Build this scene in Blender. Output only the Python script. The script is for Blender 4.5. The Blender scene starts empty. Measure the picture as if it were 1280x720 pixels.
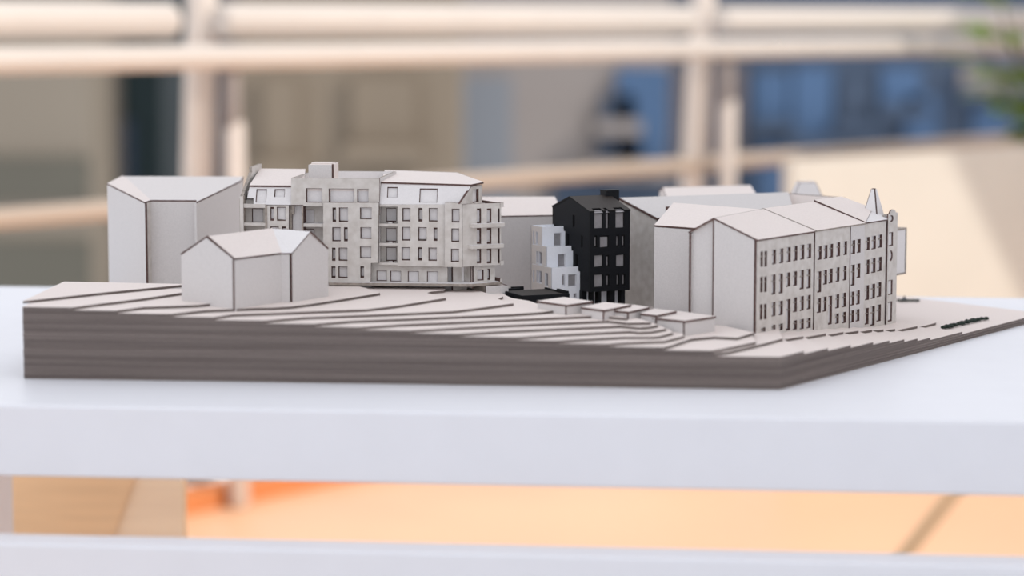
import bpy, bmesh, math, random
from mathutils import Vector
from mathutils.geometry import tessellate_polygon

random.seed(7)
S = bpy.context.scene
COL = S.collection

# ------------------------------------------------------------------ camera
ZT = 0.73                       # height of the table top above the floor
FPX, CX, CY = 3022.0, 640.0, 360.0
PITCH = math.atan((360 - 25) / FPX)
CAMZ = ZT + 0.266
cam_d = bpy.data.cameras.new('camera')
cam = bpy.data.objects.new('camera', cam_d)
COL.objects.link(cam)
cam.location = (0, 0, CAMZ)
cam.rotation_euler = (math.pi / 2 - PITCH, 0, 0)
cam_d.sensor_width = 36
cam_d.lens = FPX / 1280 * 36
cam_d.clip_end = 300
cam_d.dof.use_dof = True
cam_d.dof.focus_distance = 1.99
cam_d.dof.aperture_fstop = 3.4
S.camera = cam

# ------------------------------------------------------------------ light
w = bpy.data.worlds.new('daylight')
S.world = w
w.use_nodes = True
bg = w.node_tree.nodes['Background']
bg.inputs[0].default_value = (0.965, 0.98, 1.04, 1)
bg.inputs[1].default_value = 1.14
sun_d = bpy.data.lights.new('sun', 'SUN')
sun = bpy.data.objects.new('sun', sun_d)
COL.objects.link(sun)
sun_d.energy = 2.15
sun_d.angle = math.radians(1.2)
sun_d.color = (1.0, 0.90, 0.79)
sun.rotation_euler = Vector((-0.80, 0.35, -0.60)).to_track_quat('-Z', 'Y').to_euler()
S.view_settings.view_transform = 'Standard'
S.view_settings.look = 'None'
S.view_settings.gamma = 1
S.view_settings.use_curve_mapping = False
S.view_settings.exposure = 0.0

# ------------------------------------------------------------------ materials
MATS = {}


def mat(name, col, rough=0.85, var=0.0, scale=300.0, bump=0.0, spec=0.3, col2=None, stretch=None, coat=0.0, detail=4):
    m = bpy.data.materials.new(name)
    m.use_nodes = True
    nt = m.node_tree
    b = nt.nodes['Principled BSDF']
    b.inputs['Roughness'].default_value = rough
    b.inputs['Specular IOR Level'].default_value = spec
    b.inputs['Coat Weight'].default_value = coat
    b.inputs['Base Color'].default_value = (*col, 1)
    if var or col2:
        tc = nt.nodes.new('ShaderNodeTexCoord')
        mp = nt.nodes.new('ShaderNodeMapping')
        if stretch:
            mp.inputs['Scale'].default_value = stretch
        no = nt.nodes.new('ShaderNodeTexNoise')
        no.inputs['Scale'].default_value = scale
        no.inputs['Detail'].default_value = detail
        ra = nt.nodes.new('ShaderNodeValToRGB')
        c2 = col2 if col2 else tuple(c * (1 - var) for c in col)
        c1 = col if col2 else tuple(min(1, c * (1 + var)) for c in col)
        ra.color_ramp.elements[0].color = (*c2, 1)
        ra.color_ramp.elements[1].color = (*c1, 1)
        ra.color_ramp.elements[0].position = 0.32
        ra.color_ramp.elements[1].position = 0.68
        nt.links.new(tc.outputs['Object'], mp.inputs[0])
        nt.links.new(mp.outputs[0], no.inputs['Vector'])
        nt.links.new(no.outputs['Fac'], ra.inputs[0])
        nt.links.new(ra.outputs[0], b.inputs['Base Color'])
        if bump:
            bu = nt.nodes.new('ShaderNodeBump')
            bu.inputs['Strength'].default_value = bump
            bu.inputs['Distance'].default_value = 0.0005
            nt.links.new(no.outputs['Fac'], bu.inputs['Height'])
            nt.links.new(bu.outputs[0], b.inputs['Normal'])
    MATS[name] = m
    return m


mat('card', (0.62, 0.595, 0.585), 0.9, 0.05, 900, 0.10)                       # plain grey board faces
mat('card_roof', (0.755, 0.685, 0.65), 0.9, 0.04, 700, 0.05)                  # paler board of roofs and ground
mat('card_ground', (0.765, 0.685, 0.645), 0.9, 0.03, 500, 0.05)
mat('card_soot', (0.65, 0.62, 0.59), 0.9, 0, 150, 0.06, col2=(0.54, 0.505, 0.47))   # laser-smoked board of the facades
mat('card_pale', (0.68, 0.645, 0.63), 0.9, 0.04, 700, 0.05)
mat('card_white', (0.74, 0.72, 0.72), 0.9, 0.03, 700, 0.05)                  # pale board behind the windows
mat('burnt', (0.105, 0.062, 0.055), 0.9, 0.35, 400)                           # laser-cut edges
for _i, _k in enumerate((0.93, 1.0, 1.05, 0.96, 1.10)):
    mat('layer_edge_%d' % _i, tuple(c * _k for c in (0.192, 0.160, 0.146)), 0.9, 0, 10, 0.05, col2=tuple(c * _k for c in (0.115, 0.094, 0.086)), stretch=(0.7, 0.7, 160))
mat('soft_edge', (0.34, 0.30, 0.265), 0.9, 0.2, 300)
mat('black_card', (0.0075, 0.0085, 0.011), 0.6, 0.2, 900, 0.1, spec=0.16)
mat('black_roof', (0.028, 0.022, 0.019), 0.6, 0.3, 900, 0.1, spec=0.25)
mat('black_edge', (0.008, 0.008, 0.009), 0.7, spec=0.2)
mat('model_white', (0.83, 0.85, 0.90), 0.7, 0.02, 600)
mat('model_white_shaded', (0.70, 0.655, 0.62), 0.8, 0.03, 300)  # side walls of the stepped house, their shade put into the colour
mat('model_white_edge', (0.66, 0.66, 0.70), 0.8)
mat('grey_film', (0.30, 0.29, 0.30), 0.35, 0.1, 200, spec=0.5)
mat('table_white', (0.785, 0.795, 0.835), 0.42, 0.01, 30, spec=0.32)
mat('plywood', (0.87, 0.63, 0.39), 0.6, 0.06, 6, stretch=(1, 1, 12))  # board edges, and the panel's shaded part with the shade in the tone
mat('plywood_sunlit', (0.97, 0.80, 0.60), 0.6, 0.05, 6, stretch=(1, 1, 12))  # sunlit part of the panel, light put into the tone
mat('floor_orange', (0.84, 0.49, 0.28), 0.45, 0.05, 1.6, spec=0.5)
mat('floor_bounce', (0.62, 0.64, 0.68), 0.6, 0.04, 3)
mat('kerb_orange', (0.66, 0.24, 0.085), 0.7, 0.1, 3)
mat('joint', (0.33, 0.22, 0.12), 0.8)
mat('ledge_white', (0.85, 0.80, 0.74), 0.7)
mat('rail_cream', (0.63, 0.58, 0.53), 0.5, 0.02, 8)
mat('post_cream', (0.66, 0.59, 0.53), 0.5, 0.02, 8)
mat('render_white', (0.80, 0.79, 0.78), 0.9)
mat('lower_rail_tan', (0.47, 0.39, 0.32), 0.5)
mat('screen_cream', (0.595, 0.58, 0.525), 0.7, 0.03, 4)
mat('soil', (0.05, 0.035, 0.025), 0.95)
mat('leaf', (0.17, 0.27, 0.03), 0.55, 0.3, 30)
mat('stem', (0.12, 0.10, 0.04), 0.8)
mat('shrub', (0.018, 0.030, 0.022), 0.8, 0.4, 900)
mat('slate_card', (0.22, 0.22, 0.24), 0.8)
mat('far_taupe', (0.235, 0.205, 0.165), 0.9, 0.08, 0.6)
mat('far_olive', (0.115, 0.11, 0.09), 0.9, 0.08, 0.6)
mat('far_brown', (0.22, 0.18, 0.135), 0.9, 0.08, 0.6)
mat('far_grey', (0.31, 0.28, 0.265), 0.9, 0.08, 0.6)
mat('far_blue_grey', (0.24, 0.26, 0.29), 0.8, 0.08, 0.6)
mat('far_blue', (0.062, 0.12, 0.225), 0.5, 0.25, 0.5)
mat('far_navy', (0.05, 0.075, 0.12), 0.5, 0.2, 0.5)
mat('far_teal', (0.025, 0.045, 0.05), 0.6, 0.2, 0.5)
mat('far_mauve', (0.15, 0.135, 0.145), 0.8)
mat('far_glass', (0.12, 0.17, 0.24), 0.2, 0.2, 0.4, spec=0.6)


# ------------------------------------------------------------------ geometry helpers
def ray(px, py):
    dx, dy = (px - CX) / FPX, (CY - py) / FPX
    c, s = math.cos(PITCH), math.sin(PITCH)
    return Vector((dx, c + dy * s, -s + dy * c))


CAM = Vector((0, 0, CAMZ))


def at_z(px, py, z):
    """point of the model at height z above the table top"""
    r = ray(px, py)
    return CAM + r * ((ZT + z - CAMZ) / r.z)


def at_y(px, py, y):
    r = ray(px, py)
    return CAM + r * (y / r.y)


class Frame:
    """a plane in the place: origin, u along it, v up it, n out of it"""

    def __init__(s, o, u, v=None):
        s.o = Vector(o)
        s.u = Vector(u).normalized()
        s.v = Vector(v).normalized() if v is not None else Vector((0, 0, 1))
        s.n = s.u.cross(s.v).normalized()

    def p(s, u, v, d=0.0):
        return s.o + s.u * u + s.v * v + s.n * d

    def uv(s, px, py, d=0.0):
        r = ray(px, py)
        o = s.o + s.n * d
        t = (o - CAM).dot(s.n) / r.dot(s.n)
        q = CAM + r * t - s.o
        return (q.dot(s.u), q.dot(s.v))

    def rect(s, x0, x1, y0, y1, d=0.0):
        xm, ym = (x0 + x1) / 2, (y0 + y1) / 2
        return (s.uv(x0, ym, d)[0], s.uv(x1, ym, d)[0], s.uv(xm, y1, d)[1], s.uv(xm, y0, d)[1])


def vframe(o, deg):
    a = math.radians(deg)
    return Frame((o[0], o[1], ZT), (math.cos(a), math.sin(a), 0))


def link(o, parent=None):
    COL.objects.link(o)
    if parent:
        o.parent = parent
    return o


def root_origin(o):
    while o.parent:
        o = o.parent
    return Vector(o.location)


def thing(name, label, cat, loc, group=None):
    o = bpy.data.objects.new(name, None)
    o.empty_display_size = 0.02
    o.location = loc
    o['label'] = label
    o['category'] = cat
    if group:
        o['group'] = group
    return link(o)


def mesh(name, verts, faces, mats, parent=None, fm=None, kind=None):
    org = root_origin(parent) if parent else Vector((0, 0, 0))
    me = bpy.data.meshes.new(name)
    me.from_pydata([tuple(Vector(v) - org) for v in verts], [], faces)
    for m in mats:
        me.materials.append(MATS[m])
    if fm:
        for i, f in enumerate(me.polygons):
            f.material_index = fm[i]
    bm = bmesh.new()
    bm.from_mesh(me)
    bmesh.ops.recalc_face_normals(bm, faces=bm.faces)
    bm.to_mesh(me)
    bm.free()
    o = bpy.data.objects.new(name, me)
    if kind:
        o['kind'] = kind
    return link(o, parent)


def slab(name, parent, outer, holes, off, face='card', edge='burnt', kind=None, taper=0.0):
    """a sheet: outer outline and hole outlines (3D, planar), pushed by the vector off; faces and cut edges have their own material"""
    loops = [outer] + list(holes)
    tri = tessellate_polygon([[Vector(p) for p in l] for l in loops])
    flat = [Vector(p) for l in loops for p in l]
    n = len(flat)
    back = [p + off for p in flat]
    if taper:                                   # the laser leaves the cut a little narrower at the back
        b0 = len(outer)
        for h in holes:
            hv = [Vector(p) for p in h]
            c = sum(hv, Vector()) / len(hv)
            half = min((hv[0] - hv[1]).length, (hv[1] - hv[2]).length) / 2 if len(hv) == 4 else min((p - c).length for p in hv)
            f = min(0.3, taper / half)
            for i in range(len(hv)):
                back[b0 + i] = back[b0 + i].lerp(c + off, f)
            b0 += len(hv)
    verts = flat + back
    faces, fm = [], []
    for t in tri:
        faces.append(tuple(t)); fm.append(0)
        faces.append(tuple(n + i for i in reversed(t))); fm.append(0)
    base = 0
    for l in loops:
        k = len(l)
        for i in range(k):
            a, b = base + i, base + (i + 1) % k
            faces.append((a, b, n + b, n + a)); fm.append(1)
        base += k
    return mesh(name, verts, faces, [face, edge], parent, fm, kind)


def fsheet(name, parent, F, outline, holes=(), t=0.002, d=0.0, face='card', edge='burnt', taper=0.0):
    """sheet in a frame, outer face at offset d, thickness t inwards; outline and holes in (u, v)"""
    return slab(name, parent, [F.p(u, v, d) for u, v in outline], [[F.p(u, v, d) for u, v in h] for h in holes], F.n * -t, face, edge, None, taper)


def rhole(r):
    u0, u1, v0, v1 = r
    return [(u0, v0), (u1, v0), (u1, v1), (u0, v1)]


def fbox(name, parent, F, u, v, d, face='card', edge=None, ends='burnt'):
    """box in a frame; its front and back take face, its sides edge"""
    pts = [(u[0], v[0]), (u[1], v[0]), (u[1], v[1]), (u[0], v[1])]
    dd = max(d)
    return fsheet(name, parent, F, pts, (), max(d) - min(d), dd, face, edge or face)


def facade(name, parent, F, outline, rects, t=0.002, d=0.0, face='card_soot', edge='burnt', pane='card_white', transom=False, extra=(), sill=False):
    """a sheet with cut windows and a pale pane behind each"""
    holes = [rhole(r) for r in rects] + list(extra)
    s = fsheet(name, parent, F, outline, holes, t, d, face, edge, 0.0003 if transom else 0.0005)
    for h in holes:
        us = [p[0] for p in h]; vs = [p[1] for p in h]
        u0, u1, v0, v1 = min(us), max(us), min(vs), max(vs)
        e = 0.0004
        verts, faces = [], []

        def bx(a0, a1, b0, b1, c0, c1):
            k = len(verts)
            for c in (c0, c1):
                for (a, b) in ((a0, b0), (a1, b0), (a1, b1), (a0, b1)):
                    verts.append(F.p(a, b, c))
            for q in ((0, 1, 2, 3), (4, 5, 6, 7), (0, 1, 5, 4), (1, 2, 6, 5), (2, 3, 7, 6), (3, 0, 4, 7)):
                faces.append(tuple(k + i for i in q))
        bx(u0 - e, u1 + e, v0 - e, v1 + e, d - t - 0.0009, d - t - 0.0001)
        fm = [0] * 6
        if transom:
            hh = v1 - v0
            bx(u0, u1, v1 - hh * 0.34 - 0.0004, v1 - hh * 0.34 + 0.0002, d - t, d - t + 0.0012)
            fm += [1] * 6
            bx(u0, u0 + 0.0003, v0, v1, d - t, d - t + 0.0010)
            fm += [1] * 6
        mesh('window_pane', verts, faces, [pane, 'soft_edge'], s, fm)
    return s


def box_mesh(name, parent, lo, hi, m, bevel=0.0, seg=2, kind=None):
    org = root_origin(parent) if parent else Vector((0, 0, 0))
    bm = bmesh.new()
    bmesh.ops.create_cube(bm, size=1)
    for v in bm.verts:
        v.co = Vector([lo[i] + (v.co[i] + 0.5) * (hi[i] - lo[i]) for i in range(3)]) - org
    if bevel:
        bmesh.ops.bevel(bm, geom=bm.edges[:], offset=bevel, segments=seg, profile=0.5, affect='EDGES')
    me = bpy.data.meshes.new(name)
    bm.to_mesh(me); bm.free()
    me.materials.append(MATS[m])
    o = bpy.data.objects.new(name, me)
    if kind:
        o['kind'] = kind
    return link(o, parent)


def tagged(o, label, cat, group=None):
    o['label'] = label
    o['category'] = cat
    if group:
        o['group'] = group
    return o


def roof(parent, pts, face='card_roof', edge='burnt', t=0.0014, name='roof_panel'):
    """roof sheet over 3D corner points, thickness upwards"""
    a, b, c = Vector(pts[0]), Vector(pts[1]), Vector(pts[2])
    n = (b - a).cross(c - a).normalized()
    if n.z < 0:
        n = -n
    return slab(name, parent, pts, (), n * t, face, edge)


def wall_between(parent, a, b, z0, z1a, z1b=None, t=0.002, face='card', edge='burnt', name='wall', trim=(0, 0), d=0):
    """upright sheet from plan point a to plan point b (outer face to the right of a->b)"""
    A, B = Vector((a[0], a[1], ZT)), Vector((b[0], b[1], ZT))
    F = Frame(A, B - A)
    L = (B - A).length
    z1b = z1a if z1b is None else z1b
    k0, k1 = trim[0], L - trim[1]
    f = lambda u: z1a + (z1b - z1a) * u / L
    return fsheet(name, parent, F, [(k0, z0), (k1, z0), (k1, f(k1)), (k0, f(k0))], (), t, d, face, edge)


def prism(name, parent, plan, z0, z1, face='card', top=None):
    """solid body over a plan polygon"""
    return slab(name, parent, [(p[0], p[1], ZT + z0) for p in plan], (), Vector((0, 0, z1 - z0)), top or face, face)


def XY(v):
    return (v[0], v[1])


# ------------------------------------------------------------------ the setting
def struct(o):
    o['kind'] = 'structure'
    return o


RO = Vector((-0.947, 4.47, 0))                     # railing line on the floor
RU = Vector((0.837, 1.0, 0)).normalized()
RN = Vector((RU.y, -RU.x, 0))                      # towards the terrace


def rp(s, z, d=0.0):
    return RO + RU * s + RN * d + Vector((0, 0, z))


# terrace floor, bounded by the railing line
fl = slab('floor', None, [rp(-4.2, -0.12, 0.0), rp(6.5, -0.12, 0.0), rp(6.5, -0.12, 2.6), rp(-4.2, -0.12, 2.6)], (), Vector((0, 0, 0.12)), 'floor_orange', 'floor_orange')
struct(fl)
struct(slab('floor', None, [rp(-4.2, -0.12, 2.6), rp(6.5, -0.12, 2.6), rp(6.5, -0.12, 9.5), rp(-4.2, -0.12, 9.5)], (), Vector((0, 0, 0.12)), 'floor_bounce', 'floor_bounce'))  # unseen pale floor, added to cut the orange bounce on the table front
j0, j1 = Vector((0.60, 4.04, 0)), Vector((1.30, 6.12, 0))
ju = (j1 - j0).normalized(); jn = Vector((ju.y, -ju.x, 0)) * 0.012
struct(slab('trim_1', None, [j0 - jn, j0 + jn, j1 + jn, j1 - jn], (), Vector((0, 0, 0.004)), 'joint', 'joint'))
struct(slab('trim_2', None, [rp(-4.2, 0, -0.06), rp(6.5, 0, -0.06), rp(6.5, 0, 0.0), rp(-4.2, 0, 0.0)], (), Vector((0, 0, 0.042)), 'kerb_orange', 'kerb_orange'))
struct(slab('trim_3', None, [rp(-4.2, -0.15, -1.30), rp(6.5, -0.15, -1.30), rp(6.5, -0.15, -0.06), rp(-4.2, -0.15, -0.06)], (), Vector((0, 0, 0.196)), 'ledge_white', 'ledge_white'))
# unseen wall, added beside the table to keep the sun off it
struct(box_mesh('shade_wall_right', None, (1.60, -3.2, 0), (1.85, 2.75, 3.3), 'render_white'))

# unseen wall added for its shade, end sloped to shade screen and far railing
struct(slab('shade_wall_sloped', None, [(3.0, 6.14, 0), (3.0, 7.6, 0), (3.0, 7.6, 2.3), (3.0, 4.81, 2.3)], (), Vector((0.2, 0, 0)), 'render_white', 'render_white'))

# ------------------------------------------------------------------ table
TU = Vector((math.cos(math.radians(-5.9)), math.sin(math.radians(-5.9)), 0))
TN = Vector((TU.y, -TU.x, 0))                      # towards the camera
TO = at_z(0, 506, 0)
TFr = Frame((TO.x, TO.y, 0), TU)
table = thing('white_table', 'long white lacquered table with thick top carrying the cardboard town model', 'table', TFr.p(0.4, 0, -0.37))
DEP = 0.735
TH = 0.0505


def tbox(name, u, z, d, m, bev):
    o = box_mesh(name, None, (0, 0, 0), (u[1] - u[0], d[1] - d[0], z[1] - z[0]), m, bev, 3)
    q = TFr.p(u[0], z[0], -d[0]) - table.location
    o.location = q
    o.rotation_euler = (0, 0, math.radians(-5.9))
    o.parent = table
    return o


tbox('table_top', (-0.32, 1.42), (ZT - TH, ZT), (0, DEP), 'table_white', 0.0022)
zr = TFr.uv(0, 679, 0.072)[1]
tbox('front_rail', (-0.30, 1.40), (zr - 0.075, zr), (-0.072, -0.040), 'table_white', 0.002)
for uu in (-0.287, 1.32):
    for dd in (0.0, DEP - 0.06):
        tbox('leg', (uu, uu + 0.06), (0.0, ZT - TH), (dd, dd + 0.06), 'table_white', 0.002)
    tbox('rail_bracket', (uu, uu + 0.06), (zr - 0.06, zr - 0.01), (-0.040, 0.002), 'table_white', 0.001)
# plywood panel behind the table, its sun and shade set by board colours
ped = thing('plywood_panel', 'plywood side panel with a slanted painted shade standing behind the white table legs', 'panel', at_y(110, 640, 2.5) * 1)
ped.location.z = 0
PF = Frame((0, 2.50, 0), TU)
pu0, pu1 = PF.uv(8, 632)[0], PF.uv(228.5, 632)[0]
ztop = 0.685
fsheet('board', ped, PF, [(pu0, 0), (pu1, 0), (pu1, ztop), (pu0 - 0.012, ztop)], (), 0.018, 0, 'plywood_sunlit', 'plywood')
b0, b1 = PF.uv(168, 600), PF.uv(143, 668)
kx = (b0[0] - b1[0]) / (b0[1] - b1[1])
fsheet('shade_overlay', ped, PF, [(pu0 - 0.02, 0.18), (b1[0] + kx * (0.18 - b1[1]), 0.18), (b0[0] + kx * (ztop - b0[1]), ztop), (pu0 - 0.02, ztop)], (), 0.004, 0.0042, 'plywood', 'plywood')  # thin darker sheet standing in for the shade across the board

# ------------------------------------------------------------------ railing
rail = thing('terrace_railing', 'cream metal terrace railing with double top rails and paired posts behind the table', 'railing', rp(0.5, 0))


def rframe(d=0.0):
    return Frame(rp(0, 0, d), RU)


RF = rframe()


def rbox(name, s, z, d, m, bev=0.004):
    F = RF
    vs, bm = [], bmesh.new()
    bmesh.ops.create_cube(bm, size=1)
    for v in bm.verts:
        q = F.p(s[0] + (v.co.x + .5) * (s[1] - s[0]), z[0] + (v.co.z + .5) * (z[1] - z[0]), d[0] + (v.co.y + .5) * (d[1] - d[0]))
        v.co = q - rail.location
    bmesh.ops.bevel(bm, geom=bm.edges[:], offset=bev, segments=2, profile=0.5, affect='EDGES')
    bmesh.ops.recalc_face_normals(bm, faces=bm.faces)
    me = bpy.data.meshes.new(name); bm.to_mesh(me); bm.free()
    me.materials.append(MATS[m])
    return link(bpy.data.objects.new(name, me), rail)


ztop1, ztop0 = RF.uv(0, 2)[1], RF.uv(0, 50)[1]
zmid1, zmid0 = RF.uv(0, 58)[1], RF.uv(0, 92)[1]
zlow1, zlow0 = RF.uv(0, 263)[1], RF.uv(0, 290)[1]
def tube(name, a, b, r, m, cap=True):
    ax = (b - a).normalized()
    s1 = ax.cross(Vector((0.3, 0.2, 0.9))).normalized()
    s2 = ax.cross(s1)
    N = 20
    rings = [(a, 0.72), (a + ax * r * 0.35, 1.0), (b - ax * r * 0.35, 1.0), (b, 0.72)]
    vs, fs = [], []
    for c, k in rings:
        for i_ in range(N):
            an = 2 * math.pi * i_ / N
            vs.append(c + (s1 * math.cos(an) + s2 * math.sin(an)) * r * k)
    for k in range(3):
        for i_ in range(N):
            fs.append((k * N + i_, k * N + (i_ + 1) % N, (k + 1) * N + (i_ + 1) % N, (k + 1) * N + i_))
    fs += [tuple(range(N)), tuple(range(3 * N, 4 * N))]
    o = mesh(name, vs, fs, [m], rail)
    for f in o.data.polygons:
        f.use_smooth = len(f.vertices) == 4
    return o


posts = [-1.24, 0.50, 2.24, 4.42]
rt_ = (ztop1 - ztop0) / 2
rm_ = (zmid1 - zmid0) / 2
rl_ = (zlow1 - zlow0) / 2
zsp = RF.uv(290, 150)[1]
for i, s0 in enumerate(posts):
    tube('post', rp(s0 + 0.05, 0.046, -0.10), rp(s0 + 0.05, ztop1 + 0.05, -0.04), 0.032, 'post_cream')
    tube('side_post', rp(s0 + 0.07, 0, 0.026), rp(s0 + 0.07, zsp, 0.026), 0.021, 'post_cream')
    tube('side_post_pin', rp(s0 + 0.065, zsp - 0.02, 0.026), rp(s0 + 0.065, zmid0 + 0.01, 0.026), 0.017, 'far_grey')
    rbox('foot_plate', (s0 + 0.0, s0 + 0.10), (0.046, 0.054), (-0.15, -0.07), 'far_grey', 0.002)
    nxt = posts[i + 1] if i + 1 < len(posts) else s0 + 1.74
    tube('top_rail', rp(s0 + 0.045, (ztop0 + ztop1) / 2, 0.01), rp(nxt - 0.075, (ztop0 + ztop1) / 2, 0.01), rt_, 'rail_cream')
tube('middle_rail', rp(-2.6, (zmid0 + zmid1) / 2, 0.05), rp(5.8, (zmid0 + zmid1) / 2, 0.05), rm_, 'rail_cream')
tube('lower_rail', rp(-2.6, (zlow0 + zlow1) / 2, -0.05), rp(5.8, (zlow0 + zlow1) / 2, -0.05), rl_, 'lower_rail_tan')

# ------------------------------------------------------------------ cream screen board and a potted plant
SY = 5.35
plf = at_y(991, 201, SY)
PLF = Frame((plf.x, plf.y, 0), Vector((1.0, 0.96, 0)))
hpl = plf.z
screen = thing('screen_board', 'wide cream board screen standing on the terrace behind the table end', 'screen', PLF.p(0.6, 0, -0.02))
fbox('board', screen, PLF, (0, 1.5), (0.06, hpl), (-0.03, 0), 'screen_cream')
for uu in (0.12, 1.32):
    fbox('foot', screen, PLF, (uu, uu + 0.05), (0.0, 0.06), (-0.16, 0.13), 'screen_cream')
PP = Vector((1.55, 6.62, 0))
pot = thing('plant_pot', 'round terracotta pot on the terrace behind the cream screen', 'pot', PP)
prof = [(0.0, 0.0), (0.13, 0.0), (0.15, 0.05), (0.19, 0.36), (0.205, 0.36), (0.205, 0.41), (0.18, 0.41), (0.175, 0.37), (0.0, 0.37)]
vs, fs = [], []
NS = 24
for r_, z_ in prof:
    for i_ in range(NS):
        a_ = 2 * math.pi * i_ / NS
        vs.append(PP + Vector((math.cos(a_) * r_, math.sin(a_) * r_, z_)))
for k in range(len(prof) - 1):
    for i_ in range(NS):
        fs.append((k * NS + i_, k * NS + (i_ + 1) % NS, (k + 1) * NS + (i_ + 1) % NS, (k + 1) * NS + i_))
mesh('pot_body', vs[:], fs[:-NS], ['kerb_orange'], pot)
mesh('soil', [PP + Vector((math.cos(2 * math.pi * i_ / NS) * 0.176, math.sin(2 * math.pi * i_ / NS) * 0.176, 0.375)) for i_ in range(NS)] + [PP + Vector((math.cos(2 * math.pi * i_ / NS) * 0.176, math.sin(2 * math.pi * i_ / NS) * 0.176, 0.355)) for i_ in range(NS)],
     [tuple(range(NS)), tuple(range(2 * NS - 1, NS - 1, -1))] + [(i_, (i_ + 1) % NS, NS + (i_ + 1) % NS, NS + i_) for i_ in range(NS)], ['soil'], pot)
plant = thing('potted_plant', 'leafy green plant growing out of the terracotta pot', 'plant', PP + Vector((0, 0, 0.376)))


def leaf_mesh(base, direc, L, W):
    direc = direc.normalized()
    side = direc.cross(Vector((0, 0, 1)))
    side = side.normalized() if side.length > 0.01 else Vector((1, 0, 0))
    up = side.cross(direc)
    vs, fs = [], []
    N = 6
    for i in range(N + 1):
        t = i / N
        wd = W * math.sin(math.pi * min(1, t * 0.94 + 0.03)) ** 0.8
        c = base + direc * (L * t) - Vector((0, 0, 1)) * (L * 0.35 * t * t)
        vs += [c - side * wd + up * wd * 0.25, c, c + side * wd + up * wd * 0.25]
    for i in range(N):
        a = 3 * i
        fs += [(a, a + 1, a + 4, a + 3), (a + 1, a + 2, a + 5, a + 4)]
    return vs, fs


rnd = random.Random(3)
for k in range(9):
    a = 2 * math.pi * k / 9 + 0.3
    b = PP + Vector((math.cos(a) * 0.05, math.sin(a) * 0.05, 0.376))
    sp = 0.10 + 0.08 * (k % 3) / 2
    tip = b + Vector((math.cos(a) * sp * 1.5, math.sin(a) * sp * 1.5, 0.40 + 0.26 * rnd.random()))
    vs, fs = [], []
    for q, r_ in ((b, 0.006), (tip, 0.003)):
        for m_ in range(6):
            vs.append(q + Vector((math.cos(m_ * math.pi / 3) * r_, math.sin(m_ * math.pi / 3) * r_, 0)))
    fs = [(m_, (m_ + 1) % 6, 6 + (m_ + 1) % 6, 6 + m_) for m_ in range(6)]
    mesh('stem', vs, fs, ['stem'], plant)
    for q in range(6):
        t = 0.2 + 0.8 * q / 5
        c = b.lerp(tip, t)
        aa = a + rnd.uniform(-1.5, 1.5)
        vs, fs = leaf_mesh(c, Vector((math.cos(aa), math.sin(aa), 0.6)), rnd.uniform(0.16, 0.26), rnd.uniform(0.034, 0.055))
        mesh('leaf', vs, fs, ['leaf'], plant)
for k, (dx_, dy_, dz_) in enumerate(((-0.17, -0.03, 0.50), (-0.14, 0.05, 0.62), (-0.10, -0.10, 0.42))):
    b = PP + Vector((-0.03, 0, 0.376))
    prev = b
    for q in range(1, 6):
        t = q / 5
        c = b + Vector((dx_ * t ** 1.6, dy_ * t, dz_ * (t - 0.12 * t * t)))
        vs = [p + Vector((math.cos(m_ * math.pi / 3) * 0.004, math.sin(m_ * math.pi / 3) * 0.004, 0)) for p in (prev, c) for m_ in range(6)]
        mesh('stem', vs, [(m_, (m_ + 1) % 6, 6 + (m_ + 1) % 6, 6 + m_) for m_ in range(6)], ['stem'], plant)
        prev = c
        if q > 2:
            for sg in (-1, 1):
                vs, fs = leaf_mesh(c, Vector((-0.8, 0.5 * sg, 0.5)), 0.15, 0.034)
                mesh('leaf', vs, fs, ['leaf'], plant)

# ------------------------------------------------------------------ houses across the yard, far out of focus
far_specs = []


def far_house(name, label, x0, x1, ytop, Y, depth, wall, zb=-9.0, windows=(), roofm=None, pane='far_glass', cat='building', bands=()):
    """a house across the yard: x0..x1 pixel span at distance Y, top at pixel ytop"""
    a, b = at_y(x0, 200, Y), at_y(x1, 200, Y)
    zt = at_y((x0 + x1) / 2, ytop, Y).z
    t = thing(name, label, cat, ((a.x + b.x) / 2, Y + depth / 2, zb))
    F = Frame((a.x, Y, 0), (1, 0, 0))
    W = b.x - a.x
    fbox('house_body', t, F, (0, W), (zb, zt), (-depth, 0), wall)
    fbox('roof_cap', t, F, (-0.1, W + 0.1), (zt, zt + 0.25), (-depth - 0.1, 0.12), roofm or wall)
    for (wx0, wx1, wy0, wy1, m) in windows:
        r = F.rect(wx0, wx1, wy0, wy1)
        o = fbox('window', t, F, r[:2], r[2:], (-0.05, 0.06), m)
        if wx1 - wx0 > 12:
            e = 0.05
            fbox('window_sill', t, F, (r[0] - e, r[1] + e), (r[2] - 0.1, r[2]), (0.0, 0.16), wall)
    for (by0, by1, m) in bands:
        v1, v0 = F.uv((x0 + x1) / 2, by0)[1], F.uv((x0 + x1) / 2, by1)[1]
        fbox('facade_band', t, F, (0, W), (v0, v1), (-0.02, 0.05), m)
    return t


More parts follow.
